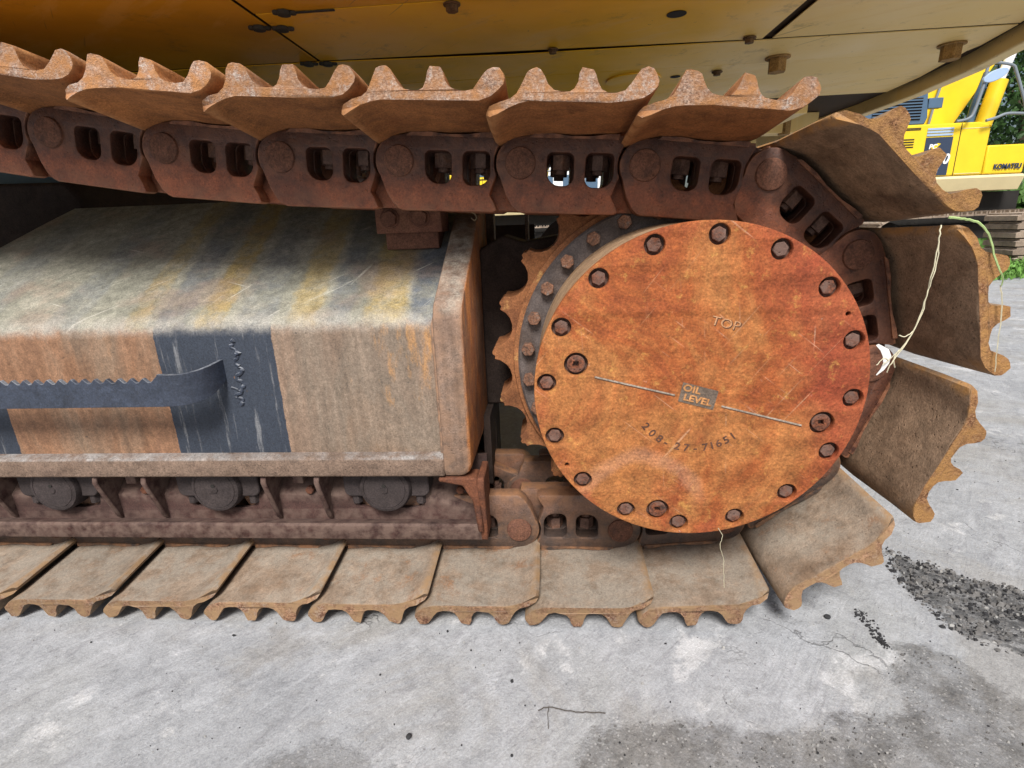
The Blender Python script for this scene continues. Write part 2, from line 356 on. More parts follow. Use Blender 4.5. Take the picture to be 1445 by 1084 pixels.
M['leaf3'] = flat('weed_bright_green', (.13, .28, .05), .6, s=4, var=.35, bump=0)
M['bark'] = flat('bark', (.10, .075, .05), .9, s=8)
M['wall'] = flat('shed_white', (.82, .83, .82), .7, s=1, var=.06, bump=0)
M['teal'] = flat('shed_teal', (.18, .52, .50), .6, s=1, var=.06, bump=0)

# ------------------------------------------------------------------ geometry helpers (millimetres in, metres out)
def link(o, parent=None):
    C.objects.link(o)
    if parent is not None: o.parent = parent
    return o
ORG = {}
def thing(name, label, cat, loc, group=None):
    o = bpy.data.objects.new(name, None); o.empty_display_size = .1
    o.location = Vector(loc)*S; o['label'] = label; o['category'] = cat
    if group: o['group'] = group
    ORG[o] = Vector(loc)*S
    return link(o)
def part(name, me, mat, parent, loc=(0, 0, 0), ry=0, label=None, bevel=0, rel=False, kind=None, rot=None, seg=2):
    """loc is in world mm for first-level parts, in parent mm when rel"""
    me.name = name
    if mat is not None and not me.materials: me.materials.append(mat)
    o = bpy.data.objects.new(name, me)
    l = Vector(loc)*S
    if parent is not None and not rel: l = l - ORG.get(parent, Vector((0, 0, 0)))
    o.location = l; o.rotation_euler = rot if rot else (0, ry, 0)
    ORG[o] = Vector(loc)*S if not rel else Vector(loc)*S + ORG.get(parent, Vector((0, 0, 0)))
    if label: o['label'] = label
    if kind: o['kind'] = kind
    if bevel:
        b = o.modifiers.new('bevel', 'BEVEL'); b.width = bevel*S; b.segments = seg; b.limit_method = 'ANGLE'; b.angle_limit = R(40); b.harden_normals = False
    return link(o, parent)
def tagtop(o, label, cat, group=None, kind=None):
    if label: o['label'] = label
    if cat: o['category'] = cat
    if group: o['group'] = group
    if kind: o['kind'] = kind
    return o
def finish(bm, smooth=40):
    bmesh.ops.recalc_face_normals(bm, faces=bm.faces)
    me = bpy.data.meshes.new('m'); bm.to_mesh(me); bm.free()
    if smooth:
        me.shade_smooth(); me.set_sharp_from_angle(angle=R(smooth))
    return me
def aprism(bm, pts, lo, hi, axis='Y'):
    def v(a, b, t):
        if axis == 'Y': return Vector((a, t, b))*S
        if axis == 'X': return Vector((t, a, b))*S
        return Vector((a, b, t))*S
    A = [bm.verts.new(v(a, b, lo)) for a, b in pts]; B = [bm.verts.new(v(a, b, hi)) for a, b in pts]
    k = len(pts)
    bm.faces.new(A); bm.faces.new(B[::-1])
    for i in range(k): bm.faces.new((A[i], B[i], B[(i+1) % k], A[(i+1) % k]))
def prism(pts, lo, hi, axis='Y', smooth=40):
    bm = bmesh.new(); aprism(bm, pts, lo, hi, axis); return finish(bm, smooth)
def abox(bm, x0, x1, y0, y1, z0, z1): aprism(bm, [(x0, z0), (x1, z0), (x1, z1), (x0, z1)], y0, y1)
def box(x0, x1, y0, y1, z0, z1):
    bm = bmesh.new(); abox(bm, x0, x1, y0, y1, z0, z1); return finish(bm, 30)
def ngon(r, k, ph=0, cx=0, cy=0): return [(cx+r*math.cos(ph+2*math.pi*i/k), cy+r*math.sin(ph+2*math.pi*i/k)) for i in range(k)]
def lathe_y(prof, seg=48, cx=0, cz=0):
    """prof: list of (r, y); revolved about the Y axis"""
    bm = bmesh.new(); rings = []
    for r, y in prof:
        if r < 1e-6: rings.append([bm.verts.new(Vector((cx, y, cz))*S)])
        else: rings.append([bm.verts.new(Vector((cx+r*math.cos(2*math.pi*i/seg), y, cz+r*math.sin(2*math.pi*i/seg)))*S) for i in range(seg)])
    for a, b in zip(rings, rings[1:]):
        for i in range(seg):
            j = (i+1) % seg
            if len(a) == 1: bm.faces.new((a[0], b[i], b[j]))
            elif len(b) == 1: bm.faces.new((a[i], b[0], a[j]))
            else: bm.faces.new((a[i], b[i], b[j], a[j]))
    return finish(bm, 35)
def tube(points, r, seg=6):
    bm = bmesh.new(); rings = []
    P = [Vector(p) for p in points]
    for i, p in enumerate(P):
        d = (P[min(i+1, len(P)-1)] - P[max(i-1, 0)]).normalized()
        a = d.cross(Vector((0, 1, .13))).normalized(); b = d.cross(a)
        rr = r(i/(len(P)-1)) if callable(r) else r
        rings.append([bm.verts.new((p + rr*(a*math.cos(2*math.pi*k/seg)+b*math.sin(2*math.pi*k/seg)))*S) for k in range(seg)])
    for a, b in zip(rings, rings[1:]):
        for k in range(seg): bm.faces.new((a[k], a[(k+1) % seg], b[(k+1) % seg], b[k]))
    bm.faces.new(rings[0]); bm.faces.new(rings[-1][::-1])
    return finish(bm, 60)
def plate(outer, holes, y0, y1, bev=1.5):
    """flat plate with holes in the XZ plane between y0 and y1"""
    cu = bpy.data.curves.new('c', 'CURVE'); cu.dimensions = '2D'; cu.fill_mode = 'BOTH'
    for pts in [outer]+list(holes):
        sp = cu.splines.new('POLY'); sp.points.add(len(pts)-1); sp.use_cyclic_u = True
        for p, (a, b) in zip(sp.points, pts): p.co = (a*S, b*S, 0, 1)
    cu.extrude = (abs(y1-y0)/2-bev)*S; cu.bevel_depth = bev*S; cu.bevel_resolution = 1; cu.offset = -bev*S
    o = bpy.data.objects.new('c', cu); C.objects.link(o)
    dg = bpy.context.evaluated_depsgraph_get(); me = bpy.data.meshes.new_from_object(o.evaluated_get(dg))
    bpy.data.objects.remove(o); bpy.data.curves.remove(cu)
    ym = (y0+y1)/2*S
    for v in me.vertices:
        x, y, z = v.co; v.co = (x, ym - z, y)
    bm = bmesh.new(); bm.from_mesh(me); bmesh.ops.remove_doubles(bm, verts=bm.verts, dist=1e-6)
    bm.to_mesh(me); bm.free(); me.materials.clear()
    me.shade_smooth(); me.set_sharp_from_angle(angle=R(35))
    return me
def plate2(outer, hole, y0, y1):
    allp = outer+hole; tris = tessellate_polygon([[Vector((a, b, 0)) for a, b in outer], [Vector((a, b, 0)) for a, b in hole]])
    bm = bmesh.new(); A = [bm.verts.new(Vector((a, y0, b))*S) for a, b in allp]; B = [bm.verts.new(Vector((a, y1, b))*S) for a, b in allp]
    for a, b, c in tris: bm.faces.new((A[a], A[b], A[c])); bm.faces.new((B[a], B[c], B[b]))
    n1 = len(outer)
    for i in range(n1): j = (i+1) % n1; bm.faces.new((A[i], B[i], B[j], A[j]))
    for i in range(n1, len(allp)):
        j = i+1 if i+1 < len(allp) else n1
        bm.faces.new((A[i], B[i], B[j], A[j]))
    return finish(bm, 35)
def merge(*mes):
    bm = bmesh.new()
    for me in mes: bm.from_mesh(me)
    out = bpy.data.meshes.new('m'); bm.to_mesh(out); bm.free()
    out.shade_smooth(); out.set_sharp_from_angle(angle=R(35))
    return out
def arc(cx, cy, r, a0, a1, k=10): return [(cx+r*math.cos(R(a0+(a1-a0)*i/k)), cy+r*math.sin(R(a0+(a1-a0)*i/k))) for i in range(k+1)]
def rrect(x0, x1, z0, z1, rs, k=5):
    """rounded rectangle, rs radii bl, br, tr, tl (counter-clockwise)"""
    bl, br, tr, tl = rs
    return arc(x0+bl, z0+bl, bl, 180, 270, k)+arc(x1-br, z0+br, br, 270, 360, k)+arc(x1-tr, z1-tr, tr, 0, 90, k)+arc(x0+tl, z1-tl, tl, 90, 180, k)
def text_mesh(s, size, ext=.6, font_scale=(1, 1), bold=0.0, shear=0.0):
    cu = bpy.data.curves.new('t', 'FONT'); cu.body = s; cu.size = size*S; cu.extrude = ext*S; cu.align_x = 'CENTER'; cu.align_y = 'CENTER'
    cu.offset = bold*S; cu.shear = shear; cu.resolution_u = 3
    o = bpy.data.objects.new('t', cu); C.objects.link(o)
    dg = bpy.context.evaluated_depsgraph_get(); me = bpy.data.meshes.new_from_object(o.evaluated_get(dg))
    bpy.data.objects.remove(o); bpy.data.curves.remove(cu)
    for v in me.vertices:
        x, y, z = v.co; v.co = (x*font_scale[0], -z, y*font_scale[1])
    me.materials.clear()
    return me
def hexbolt(r, h, y=0, washer=0, sides=6):
    """head seen along +Y, front face at y-h"""
    bm = bmesh.new()
    aprism(bm, ngon(r, sides, .3), y-h, y)
    if washer: aprism(bm, ngon(r*1.22, 24), y-washer, y)
    return finish(bm, 30)

# ================================================================== SETTING
# ground: fine grid close to the camera, coarse sheet to the horizon
PX = [(-7, -383), (36, -290), (58, -214), (181, -199), (258, -206), (339, -228), (427, -200), (520, -171), (588, -169), (604, -65), (655, -21), (728, -45), (743, -108), (790, -150), (900, -220), (1400, -420), (1400, -900), (-60, -900)]
PR = [(812, 291), (846, 241), (932, 165), (1001, 134), (1128, 97), (1500, -60), (1500, -260), (942, -101), (867, -33), (811, -17), (778, 28), (771, 145)]
P3 = [(-520, -900), (-471, -327), (-453, -287), (-395, -261), (-301, -262), (-200, -299), (-160, -346), (-140, -900)]
def sdist(p, poly):
    x, y = p; ins = False; best = 1e9; k = len(poly)
    for i in range(k):
        x1, y1 = poly[i]; x2, y2 = poly[(i+1) % k]
        if (y1 > y) != (y2 > y) and x < (x2-x1)*(y-y1)/(y2-y1)+x1: ins = not ins
        dx, dy = x2-x1, y2-y1; t = max(0, min(1, ((x-x1)*dx+(y-y1)*dy)/(dx*dx+dy*dy)))
        d = math.hypot(x-x1-t*dx, y-y1-t*dy)
        if d < best: best = d
    return best if ins else -best
def ground():
    nx, ny = 150, 74; x0, x1, y0, y1 = -1500, 1500, -800, 680
    vs = []; damp = []; rub = []
    for j in range(ny+1):
        for i in range(nx+1):
            x = x0+(x1-x0)*i/nx; y = y0+(y1-y0)*j/ny
            d1 = sdist((x, y), PX); d2 = sdist((x, y), PR); d3 = sdist((x, y), P3)
            a = max(-1, min(1, d1/60)); b = max(-1, min(1, d2/45)); c = max(-1, min(1, d3/70))*.55-.2
            damp.append(max(a, c)); rub.append(b)
            e = min(i, nx-i, j, ny-j)/6; e = max(0, min(1, e))
            h = mnoise.fractal(Vector((x, y, 0))*.004, 1, 2, 4)*3.0
            if b > -.5: h += mnoise.fractal(Vector((x, y, 9))*.03, 1, 2, 4)*5*(b+.5)
            if a > 0: h += mnoise.fractal(Vector((x, y, 5))*.025, 1, 2, 4)*2.2
            vs.append((x*S, y*S, (h*e-8)*S))
    fs = [(j*(nx+1)+i, j*(nx+1)+i+1, (j+1)*(nx+1)+i+1, (j+1)*(nx+1)+i) for j in range(ny) for i in range(nx)]
    # outer skirt to the horizon, joined to the grid's border
    me = bpy.data.meshes.new('ground')
    nb = len(vs); B = 250
    corners = [(x0*S, y0*S, -.008), (x1*S, y0*S, -.008), (x1*S, y1*S, -.008), (x0*S, y1*S, -.008), (-B, -B, -.008), (B, -B, -.008), (B, B, -.008), (-B, B, -.008)]
    vs += corners; damp += [-1]*8; rub += [-1]*8
    for i in range(4): fs.append((nb+i, nb+(i+1) % 4, nb+4+(i+1) % 4, nb+4+i)[::-1])
    me.from_pydata(vs, [], fs)
    at = me.attributes.new('damp', 'FLOAT', 'POINT'); at.data.foreach_set('value', damp)
    at = me.attributes.new('rubble', 'FLOAT', 'POINT'); at.data.foreach_set('value', rub)
    me.shade_smooth()
    n = NT('concrete_yard'); co = n.coord(True)
    dp = n.nd('Attribute', attribute_name='damp').outputs['Fac']; rb = n.nd('Attribute', attribute_name='rubble').outputs['Fac']
    a = n.noise(co, 2.6, 8, .6, .5)
    base = n.ramp(a, [(.3, (.285, .295, .31)), (.5, (.365, .375, .39)), (.68, (.33, .335, .335))])
    s1 = n.noise(n.scaled(co, 4, 22, 1, (0, 0, R(-52))), 1.4, 7, .7, .6)
    base = n.mix(n.ma('MULTIPLY', n.step(s1, .50, .70), .45), base, (.50, .51, .53))
    s2 = n.noise(n.scaled(co, 3, 14, 1, (0, 0, R(-52))), 2.0, 8, .75, .6)
    base = n.mix(n.ma('MULTIPLY', n.step(s2, .53, .66), .5), base, (.235, .235, .25))
    base = n.mix(n.ma('MULTIPLY', n.step(n.noise(co, 5.5, 7, .7), .57, .64), .55), base, (.60, .60, .60))
    base = n.mix(n.ma('MULTIPLY', n.step(n.noise(co, 1.8, 6, .7, 1), .48, .62), .5), base, (.29, .275, .25))
    # dark pits and specks
    base = n.mix(n.ma('MULTIPLY', n.step(n.noise(co, 70, 5, .75), .64, .70), .6), base, (.12, .115, .115))
    base = n.mix(n.ma('MULTIPLY', n.step(n.noise(co, 42, 5, .8), .64, .69), .5), base, (.62, .62, .62))
    cr = n.nd('TexVoronoi', {'Vector': n.nd('VectorMath', {0: co, 1: n.nd('TexNoise', {'Vector': co, 'Scale': 4.0, 'Detail': 6}).outputs[1]}, operation='ADD').outputs[0], 'Scale': 1.15}, feature='DISTANCE_TO_EDGE').outputs[0]
    crm = n.ma('MULTIPLY', n.ma('SUBTRACT', 1.0, n.step(cr, .001, .007)), n.step(n.noise(co, 3, 4), .5, .6))
    base = n.mix(n.ma('MULTIPLY', crm, .6), base, (.12, .12, .12))
    base = n.mix(.85, base, n.ramp(n.noise(co, 24, 9, .85, .5), [(.36, .72), (.5, 1.0), (.62, 1.16)]), 'MULTIPLY')
    base = n.mix(n.ma('MULTIPLY', n.step(n.noise(n.scaled(co, 30, 110, 1, (0, 0, R(-52))), 1, 5, .75), .60, .68), .5), base, (.16, .16, .17))
    # gravelly damp patches
    vor = n.nd('TexVoronoi', {'Vector': co, 'Scale': 160, 'Randomness': 1})
    grav = n.ramp(n.noise(co, 60, 8, .8), [(.34, (.05, .048, .045)), (.5, (.105, .10, .093)), (.64, (.21, .20, .185))])
    grav = n.mix(n.ma('MULTIPLY', n.step(n.noise(co, 3.5, 5, .6), .48, .62), .45), grav, (.20, .19, .175))
    chips = n.ma('MULTIPLY', n.step(vor.outputs[0], .36, .24), n.step(n.sep(vor.outputs[1])[0], .72, .78))
    grav = n.mix(n.ma('MULTIPLY', chips, .8), grav, (.42, .41, .39))
    edge = n.ma('ADD', dp, n.ma('MULTIPLY', n.ma('SUBTRACT', n.noise(co, 8, 9, .78), .5), 2.8))
    df = n.step(edge, -.16, .20)
    col = n.mix(n.ma('MULTIPLY', df, n.ramp(n.noise(co, 9, 7, .75), [(.38, .9), (.60, .35)])), base, grav)
    rubc = n.ramp(n.noise(co, 36, 9, .85), [(.36, (.035, .035, .037)), (.5, (.11, .11, .11)), (.62, (.34, .34, .34))])
    er = n.ma('ADD', rb, n.ma('MULTIPLY', n.ma('SUBTRACT', n.noise(co, 15, 8, .75), .5), 2.6))
    rf = n.step(er, -.05, .25)
    col = n.mix(n.ma('MULTIPLY', rf, .92), col, rubc)
    # farther away: pale gravel
    g = n.noise(co, 260, 4, .75)
    col = n.mix(1.0, col, n.ramp(g, [(.3, .80), (.7, 1.2)]), 'MULTIPLY')
    n.put(n.b.inputs['Base Color'], col); n.put(n.b.inputs['Roughness'], n.mix(df, (.75, .75, .75), (.6, .6, .6)))
    n.b.inputs['Specular IOR Level'].default_value = .3
    h = n.ma('ADD', n.ma('MULTIPLY', n.noise(co, 60, 8, .75), 1.0), n.ma('MULTIPLY', n.ma('MULTIPLY', df, .8), n.noise(co, 150, 4, .8)))
    h = n.ma('ADD', h, n.ma('MULTIPLY', s2, 1.5)); h = n.ma('SUBTRACT', h, n.ma('MULTIPLY', crm, .5))
    h = n.ma('ADD', h, n.ma('MULTIPLY', n.ma('MULTIPLY', rf, 2.5), n.noise(co, 45, 7, .8)))
    n.put(n.b.inputs['Normal'], n.bump(h, .6, .006))
    me.materials.append(n.m)
    o = bpy.data.objects.new('ground', me); link(o); o['kind'] = 'structure'
ground()

def chips(name, mat, count, where, smin, smax):
    bm = bmesh.new(); made = 0
    while made < count:
        x, y = where()
        r = random.uniform(smin, smax)*(.5+random.random()**3*1.4)
        k = random.choice((4, 5, 6)); a0 = random.random()*6.3
        hgt = r*random.uniform(.25, .6); el = random.uniform(.5, 1)
        bot = []; top = []
        for i in range(k):
            a = a0+2*math.pi*i/k; q = r*random.uniform(.7, 1.1)
            bot.append(bm.verts.new(Vector((x+q*math.cos(a), y+q*el*math.sin(a), -4))*S))
            top.append(bm.verts.new(Vector((x+q*.7*math.cos(a), y+q*.7*el*math.sin(a), -1.5+hgt*random.uniform(.6, 1.1)))*S))
        bm.faces.new(top)
        for i in range(k): bm.faces.new((bot[i], bot[(i+1) % k], top[(i+1) % k], top[i]))
        made += 1
    o = part(name, finish(bm, 0), mat, None, (0, 0, -5)); o['kind'] = 'stuff'; return o
def inpoly(poly, bb, thr=4):
    def f():
        while True:
            p = (random.uniform(bb[0], bb[1]), random.uniform(bb[2], bb[3]))
            if sdist(p, poly)+random.gauss(0, 6) > thr: return p
    return f
chips('gravel', M['stone'], 900, inpoly(PX, (-10, 1100, -420, -20)), 1.2, 3.4)
chips('gravel', M['stonepale'], 450, inpoly(PX, (-10, 1100, -420, -20)), 1.0, 2.0)
chips('gravel', M['stonedark'], 120, inpoly(PX, (-10, 1100, -420, -20)), 1.0, 2.2)
chips('rubble', M['stonedark'], 2200, inpoly(PR, (760, 1400, -220, 300), -10), 1.2, 5)
chips('rubble', M['stone'], 2200, inpoly(PR, (760, 1400, -220, 300), -10), 1.2, 6)
chips('rubble', M['stonepale'], 260, inpoly(PR, (760, 1400, -220, 300)), 1.5, 5)
chips('rubble', M['stonedark'], 130, lambda: (random.gauss(0, 5)+620+14*random.random(), random.uniform(-36, 72)), 1.5, 4)
chips('grit', M['stonedark'], 520, lambda: (random.uniform(-1300, 1800), random.uniform(-420, 900)), .8, 2.2)
chips('grit', M['stonepale'], 700, lambda: (random.uniform(-1300, 1500), random.uniform(-420, 600)), .8, 2.2)

# ================================================================== NEAR EXCAVATOR
EX = thing('excavator', 'rusty tracked excavator filling the foreground, seen at its rear sprocket end', 'excavator', (250, 1670, 0))

# ---- pins of the near chain: along the top from the left, round the sprocket, back along the bottom
XS, ZS, RP, PITCH = 250.14, 501.85, 385.5, 228.6
STEP = 360/10.5
PH0 = 66.58
circ = [(XS+RP*math.cos(R(PH0+STEP-k*STEP)), ZS+RP*math.sin(R(PH0+STEP-k*STEP))) for k in range(6)]
pts = []; x, z = circ[0]
for a in (3.42, 3.49, 4.1, 6.44, 9.56, 10.5, 10.0, 8.0, 5.0):
    x -= PITCH*math.cos(R(a)); z += PITCH*math.sin(R(a)); pts.append((x, z))
pins = pts[::-1]+circ
x = circ[-1][0]; dz = circ[-1][1]-(ZS-RP); x -= math.sqrt(PITCH**2-dz**2)
pins.append((x, ZS-RP))
for k in range(9): x -= PITCH; pins.append((x, ZS-RP))

# ---- shoe profile (t along the chain, n outward)
SH = [(-47, 52), (-46, 58), (-40, 64), (-24, 70), (-9, 74), (1, 81), (7, 92), (11, 107), (15, 115), (21, 118), (31, 118), (37, 114), (42, 104), (48, 93), (57, 86), (68, 84),
      (80, 84), (87, 88), (92, 97), (94, 110), (98, 117), (114, 117), (118, 110), (121, 97), (127, 88), (136, 84), (150, 83), (163, 86), (172, 97), (179, 110), (185, 117), (193, 119), (202, 117), (208, 110), (211, 101), (210, 93),
      (202, 84), (190, 76), (172, 71), (140, 70), (100, 69), (60, 70), (20, 69), (4, 66), (-12, 61), (-28, 53), (-40, 48.5)]
def shoe_mesh(seed):
    rnd = random.Random(seed)
    bm = bmesh.new(); rows = []
    ys = [0, 4, 60, 170, 300, 430, 596, 600]
    for yi, y in enumerate(ys):
        row = []
        for i, (t, nn) in enumerate(SH):
            e = 0
            if t < -20: e = 15*((-20-t)/27)**2
            yy = y + e if y < 300 else y - e
            ct, cn = 80, 72
            k = .965 if yi in (0, len(ys)-1) else 1.0
            # shrink ends toward the centre line of the section for a worn rounded edge
            tt = t; nv = nn
            if k != 1.0:
                nv = 74+(nn-74)*.975; tt = t+(-1.2 if t > 200 else (1.2 if t < -40 else 0))
            nv -= 19*min(1, min(y, 600-y)/170)
            q = Vector((t*.02, y*.01, seed*3.1+nn*.02))
            tt += mnoise.noise(q*1.3)*1.6; nv += mnoise.noise(q*1.3+Vector((9, 3, 1)))*2.2
            if nn > 105: nv -= abs(mnoise.noise(Vector((t*.03, y*.008, seed*1.7))))*7; tt += mnoise.noise(Vector((t*.05, y*.02, seed*5.7)))*2.5
            if yi == 0: yy += rnd.uniform(-1.2, 1.2)
            row.append(bm.verts.new(Vector((tt, yy, nv))*S))
        rows.append(row)
    k = len(SH)
    for a, b in zip(rows, rows[1:]):
        for i in range(k): bm.faces.new((a[i], b[i], b[(i+1) % k], a[(i+1) % k]))
    nS = len(SH); lip = [0, 1, 2, 3, 4, nS-3, nS-2, nS-1]; rest = list(range(4, nS-2))
    tris = []
    for grp in (lip, rest):
        for tr in tessellate_polygon([[Vector((SH[i][0], SH[i][1], 0)) for i in grp]]): tris.append([grp[i] for i in tr])
    for a, b, c in tris:
        bm.faces.new((rows[0][a], rows[0][b], rows[0][c])); bm.faces.new((rows[-1][a], rows[-1][c], rows[-1][b]))
    return finish(bm, 50)
shoe_meshes = {}
def get_shoe(kind, v):
    key = (kind, v)
    if key not in shoe_meshes:
        me = shoe_mesh(v); me.materials.append(M[kind]); shoe_meshes[key] = me
    return shoe_meshes[key]

# ---- chain link: both side plates in one forging
H1 = rrect(50, 99, -38, 19, (24, 17, 12, 10)); H2 = rrect(121, 172, -40, 19, (15, 24, 10, 12))
L1 = arc(0, 0, 46, 92, 214, 12)+[(-27, -56), (-15, -76), (-4, -85), (4, -88), (178, -88), (186, -84), (180, -70), (172, -56), (176, -44)]+arc(228.6, 0, 49, 205, 158, 6)+[(193, 42), (191, 50), (168, 50), (120, 48), (70, 50), (28, 50), (14, 49), (6, 47)]
L2 = [(110, 50), (110, -84), (224, -84)]+arc(228.6, 0, 44, -75, 95, 10)+[(200, 50)]
def link_mesh():
    a = plate(L1, [H1, H2], 170, 206, 4)
    b = plate(L2, [H2], 207, 244, 2)
    c = plate([(-30, 44)]+arc(0, 0, 44, 125, 290, 8)+[(109, -84), (109, 50), (20, 50)], [H1], 207, 240, 2)
    f = prism([(16, 44), (24, 50), (60, 51), (90, 47), (130, 47), (160, 51), (180, 51), (178, 42)], 167, 250)
    far = []
    for me in (a, b, c):
        m2 = me.copy()
        for v in m2.vertices: v.co.y = .6-v.co.y
        m2.flip_normals(); far.append(m2)
    f2 = prism([(16, 42), (26, 51), (188, 51), (184, 42)], 350, 436)
    rim = lathe_y([(35, 166), (38, 170.5)], 32)  # slight raised lip round the pin bore
    return merge(a, b, c, f), merge(f2, *far)
LM, LMF = link_mesh(); PINM = lathe_y([(0, 163), (20, 163.5), (27, 165.5), (28.5, 170), (28.5, 240), (34, 241), (34, 359), (27, 360), (27, 430), (26, 434), (0, 437)], 28)
def nut_mesh():
    bm = bmesh.new()
    k = ngon(19, 6, .4)
    aprism(bm, [(a, b) for a, b in k], -12, 18, 'Z')
    aprism(bm, ngon(11, 12), -20, -12, 'Z')
    return finish(bm, 30)
NM = nut_mesh()
NL = len(pins)-1
proto = {}
def chain_link(i):
    (xa, za), (xb, zb) = pins[i], pins[i+1]
    a = math.atan2(zb-za, xb-xa)
    bottom = i >= 14
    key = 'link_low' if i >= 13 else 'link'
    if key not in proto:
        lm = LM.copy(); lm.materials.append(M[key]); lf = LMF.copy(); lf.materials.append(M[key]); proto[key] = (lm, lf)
    o = part('track_link', proto[key][0], None, EX, (xa, 0, za), -a)
    o2 = part('track_link', proto[key][1], None, EX, (xa, 0, za), -a)
    if 'pin' not in proto:
        PINM.materials.append(M['pin']); NM.materials.append(M['nut']); proto['pin'] = 1
    p = part('track_pin', PINM, None, o, (0, 0, 0), rel=True)
    for t in (75, 147):
        for y in (224, 376):
            part('track_nut', NM, None, o if y < 300 else o2, (t, y, 5), rel=True, rot=(0, 0, random.random()))
    kind = 'shoe_top' if i < 9 else ('shoe_top' if i == 9 else ('shoe_side' if i < 13 else 'shoe_low'))
    dt, dn, dr = SLACK.get(i, (0, 0, 0))
    u = Vector((math.cos(a), math.sin(a))); v = Vector((-math.sin(a), math.cos(a)))
    part('track_shoe', get_shoe(kind, i % 4), None, EX, (xa+u.x*dt+v.x*dn, 0, za+u.y*dt+v.y*dn), -a+R(dr))
SLACK = {10: (16, 14, 2.5), 11: (10, 14, 2), 12: (12, 8, 1), 13: (12, 7, 0), 14: (8, 7, 2)}   # worn shoes sit a little proud round the sprocket
for i in range(NL): chain_link(i)

# ---- sprocket
def sprocket():
    o = []
    N = 21
    for k in range(N):
        c = R(PH0+STEP-90) + 2*math.pi*k/N + math.radians(90)
        cx, cz = 382*math.cos(c), 382*math.sin(c)
        # valley arc (roller seat), then tooth tip
        for t in range(4, -5, -1):
            a = c+math.pi + math.radians(t*19)
            o.append((cx+43*math.cos(a), cz+43*math.sin(a)))
        nx = c+math.pi/N
        o.append((374*math.cos(nx-.018), 374*math.sin(nx-.018)))
        o.append((379*math.cos(nx-.010), 379*math.sin(nx-.010)))
        o.append((379*math.cos(nx+.008), 379*math.sin(nx+.008)))
        o.append((373*math.cos(nx+.018), 373*math.sin(nx+.018)))
    return plate2(o, ngon(255, 48), 246, 354)
sp = part('sprocket', sprocket(), M['sprocket'], EX, (XS, 0, ZS), bevel=3)
part('sprocket_web', plate(ngon(331, 72), [ngon(255, 48)], 232, 262, 3), M['sprocket'], sp, (0, 0, 0), rel=True)
hubr = part('hub_ring', lathe_y([(260, 214), (316, 214), (320, 218), (320, 236)], 84), M['hub'], EX, (XS, 0, ZS))
BM = hexbolt(14.5, 17, 214); BM.materials.append(M['ringbolt'])
for k in range(28):
    a = R(110.0+k*360/28)
    part('ring_bolt', BM, None, hubr, (299*math.cos(a), 0, 299*math.sin(a)), rel=True, ry=random.random(), bevel=1.5)
drum = part('final_drive_drum', lathe_y([(276, 14), (276, 40), (275, 150), (276, 206), (276, 226), (200, 226), (200, 420), (170, 470), (0, 470)], 96), M['drum'], EX, (XS, 0, ZS))

# ---- cover with its recesses, bolts, plugs and stamped writing
cov_bolts = [(259.5, 86.1-22.5*k) for k in range(16)]
plugs = [(213, 166.3), (222, -16.2), (238, -103.9)]
pinholes = [(262, 28.9), (263, -148.2)]
def pol(r, a): return (r*math.cos(R(a)), r*math.sin(R(a)))
holes = []
for r, a in cov_bolts: holes.append(ngon(16.8, 22, 0, *pol(r if r < 259 else 258.5, a)))
for r, a in plugs: holes.append(ngon(20.5, 26, 0, *pol(r, a)))
for r, a in pinholes: holes.append(ngon(4, 10, 0, *pol(r, a)))
cov = part('final_drive_cover', plate(ngon(280, 128), holes, -5, 10, 2), M['cover'], EX, (XS, 0, ZS), label='round orange rusted cover plate with sixteen bolts')
part('cover_back', lathe_y([(0, 9), (277, 9), (278, 16), (0, 16)], 96), M['recess'], cov, (0, 0, 0), rel=True)
CB = hexbolt(12.6, 9, 9, washer=0); CB.materials.append(M['coverbolt'])
for r, a in cov_bolts:
    x, z = pol(258.5, a); part('cover_bolt', CB, None, cov, (x, 0, z), rel=True, ry=random.random()*2, bevel=1.3)
PL = plate(ngon(15.5, 24), [[(-4.5, -4.5), (4.5, -4.5), (4.5, 4.5), (-4.5, 4.5)]], -1, 9, 1.2); PL.materials.append(M['coverbolt'])
for r, a in plugs:
    x, z = pol(r, a); part('drain_plug', PL, None, cov, (x, 0, z), rel=True, ry=R(-20+random.random()*40))
TA = 14.8
def barmesh(p0, p1, wdt, y0, y1):
    d = Vector((p1[0]-p0[0], p1[1]-p0[1])).normalized(); n = Vector((-d.y, d.x))*wdt/2
    return prism([(p0[0]-n.x, p0[1]-n.y), (p1[0]-n.x, p1[1]-n.y), (p1[0]+n.x, p1[1]+n.y), (p0[0]+n.x, p0[1]+n.y)], y0, y1)
for p0, p1 in (((-175, 28), (-38, -7)), ((42, -28), (179, -65))):
    part('level_line', barmesh(p0, p1, 2.6, -6.0, -4.6), M['groove'], cov, rel=True)
    d = 2.3
    part('level_line', barmesh((p0[0]+.3, p0[1]-d), (p1[0]+.3, p1[1]-d), 1.5, -5.5, -4.6), M['stampdark'], cov, rel=True)
part('level_plate', prism([(-25, 16), (35, -1), (28, -35), (-32, -18)], -5.9, -4.6), M['levelbg'], cov, rel=True)
for s_, (x, z), sz in (('OIL', (-10, 3.2), 18), ('LEVEL', (.5, -16.5), 17.5)):
    part('level_text', text_mesh(s_, sz, 1.0, (1.1, .92), .5), M['leveltx'], cov, (x, -6.2, z), rel=True, ry=R(TA))
part('top_text', text_mesh('TOP', 22, .8, (1.15, 1), -.1), M['stamp'], cov, (37.5, -5.0, 115.5), rel=True, ry=R(TA))
part('top_text', text_mesh('TOP', 22, .4, (1.15, 1), .3), M['stampdark'], cov, (38.6, -5.1, 114.4), rel=True, ry=R(TA))
